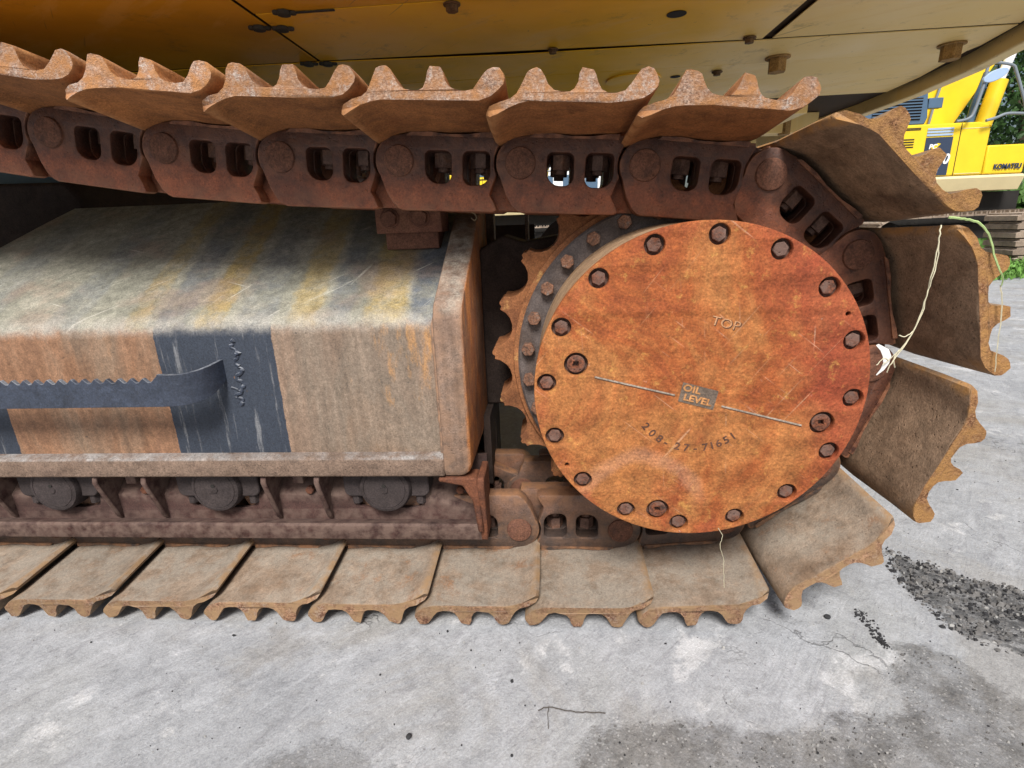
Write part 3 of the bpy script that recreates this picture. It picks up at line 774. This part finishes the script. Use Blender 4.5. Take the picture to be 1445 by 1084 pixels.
chars = [('2', -143), ('0', -133.5), ('8', -124.5), ('-', -117), ('2', -105.5), ('7', -97), ('-', -88.5), ('7', -79.5), ('1', -73), ('6', -66.5), ('5', -59), ('1', -52)]
for ch, a in chars:
    x, z = pol(107, a)
    part('number_text', text_mesh(ch, 19, .7, (1.1, 1), .35), M['stampdark'], cov, (x, -5.0, z), rel=True, ry=-R(a+90))

# ---- track frame: box, sloping shoulder, end plate, flange
def frame_box():
    bm = bmesh.new(); rows = []
    for X, ye in ((-2900, 400), (-1425, 400), (-1410, 440), (-1375, 540), (-1345, 610), (-900, 610), (-560, 610), (-222, 610)):
        ze = 629+.539*(ye-156)
        pr = [(130, 326), (130, 588), (133, 606), (142, 619), (156, 629), (ye*.5+78, (629+ze)/2), (ye, ze), (ye+12, ze-8), (ye+14, 326)]
        rows.append([bm.verts.new(Vector((X, y, z))*S) for y, z in pr])
    k = len(rows[0])
    for a, b in zip(rows, rows[1:]):
        for i in range(k): bm.faces.new((a[i], b[i], b[(i+1) % k], a[(i+1) % k]))
    bm.faces.new(rows[0]); bm.faces.new(rows[-1][::-1]); return finish(bm, 50)
FR = part('track_frame', frame_box(), M['frame'], EX, (0, 0, 0), label='striped track frame box with worn paint')
part('frame_flange', prism([(104, 284), (104, 322), (108, 327), (131, 331), (560, 331), (560, 283)], -2900, -225, 'X'), M['flange'], FR, rel=True, bevel=4)
def end_plate():
    bm = bmesh.new(); rows = []
    for X, zb, fr in ((-226, 282, 4), (-223, 281, 0), (-196, 281, 0), (-184, 283, 0), (-175, 289, 1), (-170, 298, 3), (-168, 312, 6)):
        pr = [(124, zb), (109+fr, zb+4), (103+fr, zb+18), (103+fr, 604), (106+fr, 622), (116+fr, 638), (128+fr*.6, 648-fr*.6), (430, 808-fr), (470, 818-fr), (640, 818-fr), (640, zb)]
        rows.append([bm.verts.new(Vector((X, y, z))*S) for y, z in pr])
    k = len(rows[0])
    for a, b in zip(rows, rows[1:]):
        for i in range(k): bm.faces.new((a[i], b[i], b[(i+1) % k], a[(i+1) % k]))
    bm.faces.new(rows[0]); bm.faces.new(rows[-1][::-1]); return finish(bm, 60)
part('end_plate', end_plate(), M['endplate'], FR, rel=True, bevel=3, seg=2)
# weld seam where box meets end plate
wp = []
for k in range(26): wp.append((-228, 128+random.uniform(-1.5, 1.5), 330+k*270/25))
for k in range(1, 16): wp.append((-228, 140+k*20+random.uniform(-1.5, 1.5), 616+k*11))
part('weld_bead', tube(wp, lambda t: 7+random.uniform(-1, 1), 7), M['endplate'], FR, rel=True)
# bolted block on the shoulder
bl = part('slider_block', box(-388, -238, 330, 420, 776, 832), M['block'], EX, (0, 0, 0), bevel=3)
for x in (-354, -285): part('block_bolt', hexbolt(18, 12, 330, 3), M['block'], bl, (x, 0, 808), rel=True, bevel=1.5)
part('block_foot', box(-372, -250, 345, 430, 740, 782), M['block'], bl, rel=True, bevel=2)

# ---- roller guard under the frame
gp = [(150, 103), (150, 143), (154, 147), (190, 152), (196, 158), (196, 283), (214, 283), (214, 103)]
# channel: lower band, then a wall pierced round each roller
part('roller_guard', prism([(117, 126), (120, 122), (190, 122), (190, 152), (154, 153), (121, 162), (117, 158)], -2900, -146, 'X'), M['guard'], EX, (0, 0, 0), bevel=2)
RX = [-367-389*k for k in range(7)]
wall_holes = [rrect(rx-84, rx+84, 182, 272, (34, 34, 4, 4)) for rx in RX]
gwm = plate([(-2900, 152), (-150, 152), (-150, 281), (-2900, 281)], wall_holes, 154, 165, 1.5)
for v in gwm.vertices: v.co.y += max(0, v.co.z-.172)*.62 if v.co.z > .26 else 0
GW = part('guard_wall', gwm, M['guard'], EX, (0, 0, 0))
part('guard_back', box(-2900, -150, 440, 450, 104, 282), M['dark'], EX)
cap = [(0, 124), (8, 124), (9, 126), (45, 127), (46.5, 128.5), (47.5, 127), (54, 129), (58, 136), (58, 200), (45, 260)]
ROL = lathe_y(cap, 40); ROL.materials.append(M['roller'])
def lug():
    bm = bmesh.new(); aprism(bm, rrect(-96, 96, -24, 38, (16, 16, 6, 6)), 140, 240)
    return finish(bm, 35)
LUG = lug(); LUG.materials.append(M['roller'])
LB = prism(ngon(12, 6), 0, 26, 'Z'); LB.materials.append(M['roller'])
HOLEM = lathe_y([(0, 123.6), (4.2, 123.6), (4.5, 124.2)], 12); HOLEM.materials.append(M['bgblack'])
for rx in RX:
    ro = part('track_roller', ROL, None, EX, (rx, 0, 242))
    part('roller_bracket', LUG, None, ro, (0, 0, 0), rel=True, bevel=3)
    for dx in (-74, 72): part('bracket_bolt', LB, None, ro, (dx, 156, -46), rel=True, bevel=2)
    part('grease_hole', HOLEM, None, ro, (0, 0, 10), rel=True)
GUS = prism([(112, 281), (108, 268), (113, 252), (146, 162), (155, 153), (162, 153), (214, 281)], -6, 6, 'X'); GUS.materials.append(M['guard'])
for k in range(7):
    for x in (-512-389*k, -628-389*k): part('guard_gusset', GUS, None, EX, (x, 0, 0), rot=(0, 0, random.uniform(-.03, .03)), bevel=2.5)
GB = hexbolt(10, 12, 152); GB.materials.append(M['guard_orange'])
for k in range(6):
    part('guard_bolt', GB, None, EX, (-548-395*k, 8, 228), ry=.4, bevel=2)
    part('guard_clip', box(-12, 12, 140, 205, 250, 275), M['guard'], EX, (-566-395*k, 0, 0), bevel=2)
part('guard_bolt', GB, None, EX, (-204, 8, 228), ry=.1, bevel=2)
# end cap of the guard: leaning orange-rusted ear
part('guard_end_ear', prism([(104, 281), (100, 268), (104, 240), (114, 160), (116, 124), (190, 124), (190, 281)], -158, -143, 'X'), M['guard_orange'], EX, bevel=3)
part('guard_end_ear', prism([(-196, 281), (-158, 281), (-150, 150), (-162, 150), (-170, 225), (-190, 262), (-240, 272), (-240, 281)], 104, 151), M['guard_orange'], EX, bevel=4)

# ---- serrated step bar
def bar_mesh():
    bm = bmesh.new()
    p = [(-2300, 467), (-760, 467)]
    x = -768
    p += [(-760, 532)]
    while x > -2300:
        p += [(x, 525), (x-9, 517), (x-14, 517), (x-23, 526)]; x -= 25
    aprism(bm, p, 47, 55)
    return finish(bm, 30)
sb = part('step_bar', bar_mesh(), M['bar'], EX, (0, 0, 0), bevel=.8)
# curved end turning back to the frame
bm = bmesh.new()
path = [(-762, 51), (-745, 52), (-728, 56), (-712, 65), (-698, 80), (-688, 98), (-682, 118), (-680, 134)]
wd = [(467, 533), (467, 532), (467, 531), (468, 531), (470, 533), (478, 536), (490, 540), (498, 541)]
rows = []
for i, ((x, y), (z0, z1)) in enumerate(zip(path, wd)):
    q = path[min(i+1, len(path)-1)]; r0 = path[max(i-1, 0)]; d = Vector((q[0]-r0[0], q[1]-r0[1])).normalized(); nn = Vector((-d.y, d.x))*4
    rows.append([bm.verts.new(Vector((x-nn.x, y-nn.y, z0))*S), bm.verts.new(Vector((x+nn.x, y+nn.y, z0))*S), bm.verts.new(Vector((x+nn.x, y+nn.y, z1))*S), bm.verts.new(Vector((x-nn.x, y-nn.y, z1))*S)])
for a, b in zip(rows, rows[1:]):
    for k in range(4): bm.faces.new((a[k], a[(k+1) % 4], b[(k+1) % 4], b[k]))
bm.faces.new(rows[0]); bm.faces.new(rows[-1][::-1])
part('step_bracket', finish(bm, 50), M['bar'], sb, rel=True, bevel=.8)
# ragged weld bead beside the bracket
wv = [(-646+5*math.sin(k*.55)+random.uniform(-4, 4)-(9 if k < 9 else 0), 131+random.uniform(-1, .5), 440+k*3.0) for k in range(48)]
part('weld_bead', tube(wv, lambda t: random.uniform(2.2, 5.6), 7), M['bar'], FR, rel=True)
wv = [(-662+6*math.sin(k*.8)+random.uniform(-3, 3), 131, 446+k*2.6) for k in range(14)]
part('weld_bead', tube(wv, lambda t: random.uniform(1.5, 3.8), 6), M['bar'], FR, rel=True)

# ---- dark frame parts behind the sprocket and the middle of the machine
part('drive_mount', prism([(-170, 335), (-60, 335), (-60, 520), (40, 640), (40, 760), (-60, 745), (-110, 762), (-170, 730)], 420, 560), M['dark'], EX, bevel=6)
part('drive_mount', box(-170, -152, 330, 560, 150, 335), M['dark'], EX)
part('motor_case', lathe_y([(0, 430), (200, 430), (210, 440), (210, 700), (120, 760), (0, 760)], 40), M['dark'], EX, (XS, 0, ZS))
part('frame_post', box(-172, -148, 590, 640, 700, 860), M['flange'], EX)
part('frame_post', box(-62, -54, 560, 640, 700, 870), M['flange'], EX)
part('car_body_leg', prism([(-2600, 420), (-1380, 420), (-1400, 900), (-1440, 955), (-2600, 975)], 700, 2700), M['dark'], EX, bevel=10)
part('car_body_top', prism([(-2600, 977), (-1460, 957), (-1500, 1000), (-1700, 1030), (-2600, 1040)], 880, 2500), M['blue'], EX, bevel=6)
part('turntable', lathe_y([(0, 0), (620, 0), (620, 180), (0, 180)], 48), M['dark'], EX, (-2000, 1670, 1060), rot=(R(90), 0, 0))
# carrier roller far left, holding the upper chain
part('carrier_roller', lathe_y([(0, 190), (60, 190), (90, 200), (90, 400), (0, 400)], 32), M['dark'], EX, (-1560, 0, 935))
part('carrier_bracket', box(-1620, -1500, 330, 500, 780, 935), M['dark'], EX)

# ---- track on the far side
far_frame = part('far_track_frame', prism([(2780, 330), (2780, 620), (3040, 780), (3300, 620), (3300, 330)], -2900, -100, 'X'), M['dark'], EX)
for i in range(NL):
    (xa, za), (xb, zb) = pins[i], pins[i+1]; a = math.atan2(zb-za, xb-xa)
    part('track_shoe', get_shoe('shoe_low' if i >= 13 else 'shoe_top', i % 4), None, EX, (xa, 2740, za), -a)
part('far_sprocket', lathe_y([(0, 2760), (360, 2760), (360, 3100), (0, 3100)], 42), M['dark'], EX, (XS, 0, ZS))

# ---- upper structure: panels underneath, rim, body above
ZU = 1250
OUT = [(1000, 160), (1110, 330), (1208, 560), (1290, 845), (1365, 1150), (1415, 1500), (1436, 1924), (1420, 2350), (1360, 2850), (1270, 3180)]
def panel(name, pts, mat, label=None, z0=ZU, z1=ZU+2.5): return part(name, prism(pts, z0, z1, 'Z', 30), mat, EX, bevel=.6, label=label)
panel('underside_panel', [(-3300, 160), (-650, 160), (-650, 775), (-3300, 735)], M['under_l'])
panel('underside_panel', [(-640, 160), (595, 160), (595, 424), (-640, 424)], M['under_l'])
panel('underside_panel', [(-640, 430), (595, 430), (595, 826), (-640, 777)], M['under'])
panel('underside_panel', [(622, 160), (985, 160), (1100, 350), (1190, 560), (1262, 826), (622, 826)], M['under'])
panel('underside_panel', [(-3300, 750), (-700, 785), (-100, 829), (622, 838), (1266, 838), (1305, 1020), (1305, 1068), (-700, 1062)], M['under'], z0=ZU-1, z1=ZU+2)
panel('underside_panel', [(-1200, 1072), (1306, 1072), (1375, 1400), (1398, 1640), (-1200, 1640)], M['under'])
part('chassis_floor', prism([(-3300, 170), (980, 170)]+OUT[1:-1]+[(1250, 3170), (-3300, 3170)], 1258.5, 1300, 'Z'), M['cavity'], EX)
part('chassis_beam', box(-900, 1330, 2060, 2160, 1170, 1257), M['rim'], EX, bevel=3)
part('chassis_beam', box(1020, 1100, 1660, 2900, 1190, 1257), M['rim'], EX, bevel=3)
part('chassis_beam', box(-900, 1250, 2650, 2760, 1190, 1257), M['rim'], EX, bevel=3)
# rim hanging round the counterweight
def rim():
    bm = bmesh.new(); A = []
    for i, (x, y) in enumerate(OUT):
        q = OUT[min(i+1, len(OUT)-1)]; p = OUT[max(i-1, 0)]; d = Vector((q[0]-p[0], q[1]-p[1])).normalized(); nn = Vector((d.y, -d.x))
        a, b = Vector((x, y)), Vector((x, y))+nn*46
        A.append([bm.verts.new(Vector((a.x, a.y, 1206))*S), bm.verts.new(Vector((b.x, b.y, 1206))*S), bm.verts.new(Vector((b.x+20*nn.x, b.y+20*nn.y, 2100))*S), bm.verts.new(Vector((a.x, a.y, 2100))*S)])
    for a, b in zip(A, A[1:]):
        for k in range(4): bm.faces.new((a[k], a[(k+1) % 4], b[(k+1) % 4], b[k]))
    bm.faces.new(A[0]); bm.faces.new(A[-1][::-1]); return finish(bm, 40)
part('counterweight_rim', rim(), M['rim'], EX, bevel=4)
part('upper_body', prism([(-3300, 165), (990, 165)]+OUT[1:-1]+[(1262, 3175), (-3300, 3175)], 1301, 2300, 'Z'), M['yellow'], EX, bevel=10)
def hexdown(name, x, y, r, h, mat, washer=True):
    bm = bmesh.new(); aprism(bm, ngon(r, 6, .3), -h, 0, 'Z')
    if washer: aprism(bm, ngon(r*1.35, 24), -4, 0, 'Z')
    return part(name, finish(bm, 30), mat, EX, (x, y, ZU-2), bevel=1.5)
hexdown('underside_bolt', 19, 793, 11, 12, M['boltdark']); hexdown('underside_bolt', 553, 800, 13, 14, M['boltdark'])
hexdown('underside_bolt', 713, 1014, 27, 42, M['boltyel']); hexdown('underside_bolt', 1200, 985, 27, 42, M['boltyel'])
hexdown('underside_bolt', 568, 1141, 13, 12, M['boltdark']); hexdown('underside_bolt', -202, 437, 14, 16, M['boltdark']); hexdown('underside_bolt', 138, 1090, 12, 14, M['boltdark'])
hexdown('underside_bolt', 1179, 2080, 30, 85, M['boltyel'], False)
for x, y in ((-668, 495), (-570, 418), (-618, 508), (-678, 783), (-626, 793)):
    bm = bmesh.new(); aprism(bm, ngon(15, 9, .2), -9, 0, 'Z'); aprism(bm, ngon(9, 7, .2, 17, 6), -6, 0, 'Z'); aprism(bm, ngon(8, 7, .2, -16, -4), -7, 0, 'Z')
    part('grease_clip', finish(bm, 30), M['rubber'], EX, (x, y, ZU-.5), bevel=1.5)
def hole_ring(x, y, r):
    bm = bmesh.new(); aprism(bm, ngon(r, 28), -1.2, 0, 'Z')
    return part('drain_hole', finish(bm, 30), M['bgblack'], EX, (x, y, ZU-.4))
hole_ring(311, 593, 23); hole_ring(441, 1184, 17)
ringm = []
bm = bmesh.new(); aprism(bm, ngon(92, 40), -5, 0, 'Z'); part('round_hatch', finish(bm, 30), M['under'], EX, (300, 1190, ZU-.5), bevel=1)
part('edge_seam', box(-560, -460, 425, 432, 1247, 1249.5), M['rubber'], EX)

# ================================================================== SMALL THINGS ON THE TRACK
def curvepts(ps, k=6, jit=0):
    out = []
    P = [Vector(p) for p in ps]
    for i in range(len(P)-1):
        p0 = P[max(i-1, 0)]; p1 = P[i]; p2 = P[i+1]; p3 = P[min(i+2, len(P)-1)]
        for j in range(k):
            t = j/k
            q = .5*((2*p1)+(p2-p0)*t+(2*p0-5*p1+4*p2-p3)*t*t+(3*p1-p0-3*p2+p3)*t**3)
            out.append(q+Vector((random.uniform(-jit, jit), random.uniform(-jit, jit), random.uniform(-jit, jit))))
    out.append(P[-1]); return out
st = thing('dry_straw', 'pale dry straw hanging down the face of the upright track shoe', 'straw', (560, -8, 530))
a = curvepts([(593, -8, 762), (592, -12, 728), (589, -14, 675), (584, -14, 619), (566, -14, 575), (540, -14, 545)], 6, .8)
part('straw_strand', tube(a, lambda t: 1.2-.5*t, 5), M['straw'], st)
a = curvepts([(592, -10, 740), (594, -14, 715), (588, -17, 672), (583, -14, 622), (573, -14, 585), (552, -16, 548), (549, -14, 532)], 6, .8)
part('straw_strand', tube(a, .9, 5), M['straw'], st)
for p in (((578, -14, 600), (566, -16, 592), (556, -16, 594)), ((562, -14, 570), (556, -14, 556), (560, -14, 540)), ((548, -14, 552), (538, -16, 556), (530, -15, 545))):
    part('straw_strand', tube(curvepts(p, 4, .5), .9, 4), M['straw'], st)
gs = thing('green_stem', 'thin green stem arching over the upright track shoe and dangling from its end', 'stem', (700, -6, 560))
a = curvepts([(610, 4, 772), (630, 0, 769), (650, -4, 762), (668, -6, 742), (680, -8, 712), (690, -10, 692)], 6, .5)
part('stem_strand', tube(a, lambda t: 2.0-.5*t, 5), M['stem'], gs)
a = curvepts([(698, -8, 668), (706, -9, 640), (712, -8, 600), (716, -8, 560), (722, -6, 528)], 6, .5)
part('stem_strand', tube(a, lambda t: 1.2-.5*t, 4), M['straw'], gs)
a = curvepts([(690, -10, 692), (696, -12, 680), (698, -10, 668)], 4); part('stem_strand', tube(a, 1.2, 4), M['stem'], gs)
# white scrap
bm = bmesh.new()
L_ = [(532, -6, 575), (540, -7, 566), (544, -9, 556), (545, -11, 546), (542, -12, 536), (537, -11, 526)]
R_ = [(536, -6, 577), (551, -9, 569), (555, -12, 558), (553, -13, 546), (547, -13, 535), (538, -11, 525)]
vl = [bm.verts.new(Vector(p)*S) for p in L_]; vr = [bm.verts.new(Vector(p)*S) for p in R_]
for i in range(5): bm.faces.new((vl[i], vr[i], vr[i+1], vl[i+1]))
r = bmesh.ops.extrude_face_region(bm, geom=bm.faces[:]); 
for e in r['geom']:
    if isinstance(e, bmesh.types.BMVert): e.co.y += .0008
o = part('plastic_scrap', finish(bm, 30), M['paper'], None); o.location.y += .004; tagtop(o, 'torn scrap of white plastic film caught beside the round orange cover', 'scrap')
o = part('wire_strand', tube(curvepts([(-232, 350, 846), (-215, 360, 838), (-190, 380, 825), (-175, 395, 815), (-168, 398, 806), (-172, 396, 798), (-180, 394, 803)], 6, .4), 1.3, 5), M['wire'], None)
tagtop(o, 'thin curled wire hanging over the top corner of the striped frame', 'wire')
o = part('dry_grass_blade', tube(curvepts([(300, -3, 238), (312, -9, 222), (309, -12, 200), (318, -10, 170), (321, -8, 140), (326, -6, 104)], 6, .6), .5, 4), M['straw'], None)
tagtop(o, 'fine dry grass blade hanging below the round orange cover', 'grass blade')
tw = thing('twig', 'thin forked dark twig lying on the concrete below the sprocket', 'twig', (20, -200, 0))
part('twig_stem', tube(curvepts([(-30, -196, 2), (-12, -190, 4), (20, -196, 3), (50, -197, 3), (82, -197, 2)], 5, .7), .9, 5), M['twig'], tw)
part('twig_branch', tube(curvepts([(-12, -191, 4), (-14, -205, 3), (-13, -228, 1)], 4, .5), .7, 4), M['twig'], tw)
def pebble(x, y, r, label, mat=M['stonedark']):
    bm = bmesh.new(); bmesh.ops.create_icosphere(bm, subdivisions=2, radius=r*S)
    for v in bm.verts: v.co *= 1+.35*mnoise.noise(v.co*220+Vector((x, y, 0))); v.co.z *= .65
    o = part('pebble', finish(bm, 20), mat, None, (x, y, r*.3-6)); tagtop(o, label, 'pebble')
pebble(-240, -245, 5.0, 'small black pebble alone on the pale concrete below the lower track')
pebble(556, 47, 6.0, 'black pebble on the concrete just right of the lowest raised shoe')
pebble(-70, -270, 2.6, 'tiny dark pebble near the bottom edge left of the damp patch')

# ================================================================== BACKGROUND
def bg_excavator(label, group, ox, oy, oz=0, full=True):
    e = thing('excavator', label, 'excavator', (5600+ox, 8800+oy, oz), group)
    def P(name, me, mat, **k):
        return part(name, me, M[mat], e, (ox, oy, oz), **k)
    body = P('side_body', prism([(4300, 1240), (6470, 1240), (6470, 1870), (6430, 1930), (6300, 1965), (4300, 1965)], 8000, 9000), 'yellow', bevel=20)
    P('side_box', box(6480, 7040, 8000, 8900, 1240, 1640), 'yellow', bevel=20)
    P('lower_skirt', prism([(8000, 1230), (7960, 1200), (8040, 1010), (9000, 1010), (9000, 1230)], 4600, 7060, 'X'), 'cream', bevel=8)
    P('counterweight', prism([(3400, 1100), (4290, 1100), (4290, 2100), (3600, 2100), (3400, 1950)], 7960, 10600), 'yellow', bevel=60)
    for z in (1895, 1915): P('vent_slot', box(4900, 5490, 7994, 8003, z-6, z+6), 'bgblack')
    for z in (1660, 1695, 1730, 1765): P('vent_slot', box(4850, 5420, 7994, 8003, z-8, z+8), 'bgblack')
    P('decal', prism([(5585, 1250), (5960, 1250), (5960, 1780), (5585, 1780)], 7990, 7999), 'decal')
    for z in (1800, 1840, 1880): P('decal_stripe', box(5585, 5950, 7990, 7999, z, z+26), 'lightblue')
    P('decal_flash', prism([(5660, 1640), (5720, 1600), (5800, 1690), (5760, 1700)], 7984, 7990), 'yellow')
    def T(s, x, z, size, mat, sc=(1, 1), bold=0, shear=0):
        part('lettering', text_mesh(s, size, 4, sc, bold, shear), M[mat], e, (x+ox, 7984+oy, z+oz))
    for x in (5000, 6050): P('panel_seam', box(x, x+10, 7996, 8004, 1245, 1955), 'bgblack')
    for z in (1262, 1880): P('panel_seam', box(6070, 6430, 7996, 8004, z, z+7), 'cream')
    T('450', 5815, 1470, 185, 'white', (.95, 1.05), 5, .2); T('LC', 5740, 1315, 120, 'white', (1, 1), 4, .2); T('PC', 5690, 1650, 90, 'white', (1, 1), 3, .2)
    T('KOMATSU', 6800, 1335, 96, 'decal', (.86, 1.05), 3)
    hood = P('engine_hood', prism([(4300, 1966), (5560, 1966), (5590, 2060), (5540, 2420), (5440, 2490), (4300, 2490)], 8050, 9300), 'hood', bevel=20)
    P('grille_recess', box(4800, 5480, 8040, 8052, 2035, 2330), 'bgblack', bevel=5)
    for k in range(7): P('grille_slat', box(4790, 5480, 8026, 8040, 2050+k*40, 2066+k*40), 'hood')
    P('side_lamp', box(5600, 5800, 8100, 8200, 2190, 2330), 'hood', bevel=8)
    boom = P('boom', prism([(5600, 1950), (6240, 1960), (6700, 2800), (7900, 4700), (9600, 5200), (9500, 5600), (7500, 5300), (5900, 3500), (5560, 2700)], 8500, 8900), 'yellow', bevel=15)
    P('boom_cylinder', tube([(6590, 8350, 1950), (6700, 8350, 2560)], 110, 18), 'yellow')
    P('cylinder_rod', tube([(6700, 8350, 2560), (6900, 8350, 3300), (7150, 8400, 4100)], 60, 14), 'white')
    P('hydraulic_hose', tube(curvepts([(6290, 8200, 1980), (6310, 8190, 2250), (6370, 8190, 2500), (6400, 8190, 2640)]), 50, 8), 'hood')
    P('boom_pipe', tube([(5860, 8450, 1960), (5900, 8450, 2300), (6010, 8450, 2900)], 18, 8), 'railgrey')
    P('boom_pipe', tube([(5600, 8450, 2560), (5960, 8450, 2620)], 14, 8), 'railgrey')
    P('handrail', tube(curvepts([(5901, 7900, 1968), (6060, 7900, 2000), (6120, 7900, 2100), (6173, 7900, 2425), (6180, 7900, 2620), (6225, 7900, 2700), (6497, 7900, 2660), (6580, 7900, 2560), (6756, 7900, 2216), (6860, 7900, 1980)], 5), 20, 8), 'railgrey')
    P('handrail', tube(curvepts([(6304, 7900, 1960), (6440, 7900, 1995), (6573, 7900, 2040), (6816, 7900, 2030), (7000, 7900, 2020)], 5), 20, 8), 'railgrey')
    mr = prism([(6290+150*math.cos(t)*1.0+40*math.sin(t), 2535+85*math.sin(t)+30*math.cos(t)) for t in [2*math.pi*i/24 for i in range(24)]], 7860, 7910)
    P('mirror', mr, 'lightblue', bevel=8)
    # crawler
    tr = part('crawler_frame', prism([(4900, 330), (7000, 330), (6900, 540), (5000, 540)], 7700, 8200), M['bgblack'], e, (ox, oy, oz))
    top = []
    n = 0
    def bshoe(x, z, a):
        part('crawler_shoe', BS, None, e, (x+ox, 7480+oy, z+oz), a)
    for k in range(12): bshoe(5060+k*190, 650+k*3, 0)
    for k in range(12): bshoe(5060+k*190, 90, math.pi)
    for k in range(1, 6):
        b = math.pi/2+math.pi*k/6; bshoe(5060+280*math.cos(b), 370+280*math.sin(b), -(b-math.pi/2))
    for k in range(1, 6):
        b = math.pi/2-math.pi*k/6; bshoe(7150+280*math.cos(b), 385+290*math.sin(b), -(b-math.pi/2))
    part('crawler_sprocket', lathe_y([(0, 7600), (150, 7600), (230, 7700), (230, 8100), (0, 8100)], 32), M['bgblack'], e, (5070+ox, oy, 370+oz))
    part('car_body', box(4900, 7300, 8300, 10200, 500, 1000), M['bgblack'], e, (ox, oy, oz))
    return e
bm = bmesh.new(); abox(bm, -92, 92, 0, 700, -12, 12)
for t in (-75, 0, 75): aprism(bm, [(t-14, 12), (t+14, 12), (t+9, 44), (t-9, 44)], 0, 700)
BS = finish(bm, 30); BS.materials.append(M['bgtrack'])
bg_excavator('yellow excavator with navy decal and blue-grey engine hood parked behind at right', None, 0, 0)
bg_excavator('second yellow excavator far behind, glimpsed through the upper chain', None, -6700, 5600)

# stack of loose track shoes at the right edge
sk = thing('shoe_stack', 'stack of rusty ribbed track shoes standing at the right edge of the yard', 'shoe stack', (6200, 6100, 0))
for k in range(7):
    part('spare_shoe', prism([(-600, 0), (600, 0), (600, 60), (560, 66), (560, 88), (-560, 88), (-560, 66), (-600, 60)], 0, 500, 'Y'), M['bgtrack'], sk, (6180+random.uniform(-12, 12)-10*k+(20 if k % 2 else 0), 6000, 5+k*100), bevel=4)

# white shed behind
sh = thing('shed', 'long white metal shed with teal panels beyond the machines', 'shed', (-3000, 22000, 0))
part('wall', box(-16000, 4200, 22000, 22100, 0, 5200), M['wall'], sh)
part('roof', prism([(21800, 5200), (22050, 5200), (26000, 6400), (26000, 6450), (21800, 5260)], -16200, 4400, 'X'), M['lightblue'], sh)
part('wall', box(4100, 4200, 22110, 26000, 0, 5200), M['wall'], sh)
for k in range(9): part('teal_panel', box(-13600+k*1500, -13150+k*1500, 21950, 21999, 0, 5000), M['teal'], sh)
for k in range(6): part('window', box(-1200+k*900, -700+k*900, 21960, 21999, 1500, 2600), M['hood'], sh)

def leafmass(bm, cx, cy, cz, rx, ry, rz, cnt, size):
    for _ in range(cnt):
        while True:
            d = Vector((random.uniform(-1, 1), random.uniform(-1, 1), random.uniform(-1, 1)))
            if .25 < d.length < 1: break
        p = Vector((cx+d.x*rx, cy+d.y*ry, cz+d.z*rz))
        nrm = Vector((random.gauss(0, 1), random.gauss(0, 1), random.gauss(0, 1))).normalized()
        a = nrm.orthogonal().normalized(); b = nrm.cross(a); s_ = size*random.uniform(.6, 1.4)
        vs = [bm.verts.new((p+a*s_)*S), bm.verts.new((p+b*s_*.5)*S), bm.verts.new((p-a*s_)*S), bm.verts.new((p-b*s_*.5)*S)]
        bm.faces.new(vs)
def tree(x, y, h, r, label, mat):
    t = thing('tree', label, 'tree', (x, y, 0), 'trees behind the yard')
    part('trunk', tube([(x, y, -50), (x+60, y, h*.3), (x-40, y+50, h*.6), (x+30, y, h*.85)], lambda q: 190*(1-.7*q), 9), M['bark'], t)
    for k in range(4):
        a = random.random()*6.3
        part('limb', tube([(x, y, h*.35+k*h*.1), (x+r*.35*math.cos(a), y+r*.35*math.sin(a), h*.5+k*h*.1), (x+r*.7*math.cos(a), y+r*.7*math.sin(a), h*.6+k*h*.1)], lambda q: 80*(1-.7*q), 6), M['bark'], t)
    bm = bmesh.new()
    for k in range(26):
        a = random.random()*6.3; q = random.random()**.5*r; zz = h*random.uniform(.22, 1)
        q *= 1.1-abs(zz/h-.55)
        leafmass(bm, x+q*math.cos(a), y+q*math.sin(a), zz, r*.38, r*.38, h*.12, 330, 85)
    me = bpy.data.meshes.new('m'); bmesh.ops.recalc_face_normals(bm, faces=bm.faces); bm.to_mesh(me); bm.free()
    part('crown', me, M[mat], t)
tree(9700, 14500, 7500, 2300, 'dense tree rising behind the yellow boom', 'leaf')
tree(12200, 14800, 8500, 2500, 'tall dark tree at the right edge behind the yellow excavator', 'leaf')
tree(14800, 16200, 8000, 2600, 'tree beyond the right edge of the yard', 'leaf2')
tree(7600, 15800, 7000, 2200, 'tree behind the dark engine hood', 'leaf')
def weeds(name, spots, hgt, mat, label=None):
    bm = bmesh.new()
    for (x, y, z, r, cnt) in spots:
        for _ in range(cnt):
            a = random.random()*6.3; q = r*random.random()**.5; px, py = x+q*math.cos(a), y+q*math.sin(a)
            hh = hgt*random.uniform(.4, 1.2); l = random.uniform(-.5, .5)*hh; l2 = random.uniform(-.5, .5)*hh; w_ = hgt*.05
            v = [bm.verts.new(Vector(p)*S) for p in ((px-w_, py, z), (px+w_, py, z), (px+w_*.8+l*.5, py+l2*.5, z+hh*.6), (px+l, py+l2, z+hh))]
            bm.faces.new(v)
            if random.random() < .8: leafmass(bm, px+l*.6, py, z+hh*.7, hgt*.2, hgt*.2, hgt*.2, 3, hgt*.13)
    me = bpy.data.meshes.new('m'); bm.to_mesh(me); bm.free()
    o = part(name, me, M[mat], None); o['kind'] = 'stuff'; return o
weeds('grass', [(5000, 5750, 0, 420, 500), (5500, 6000, 0, 500, 600), (4700, 5500, 0, 260, 220), (6200, 5750, 0, 400, 300)], 190, 'leaf3')
weeds('weeds', [(8600, 10800, 0, 1100, 900), (10300, 11500, 0, 1500, 1000), (9600, 9800, 0, 800, 500)], 1100, 'leaf2')
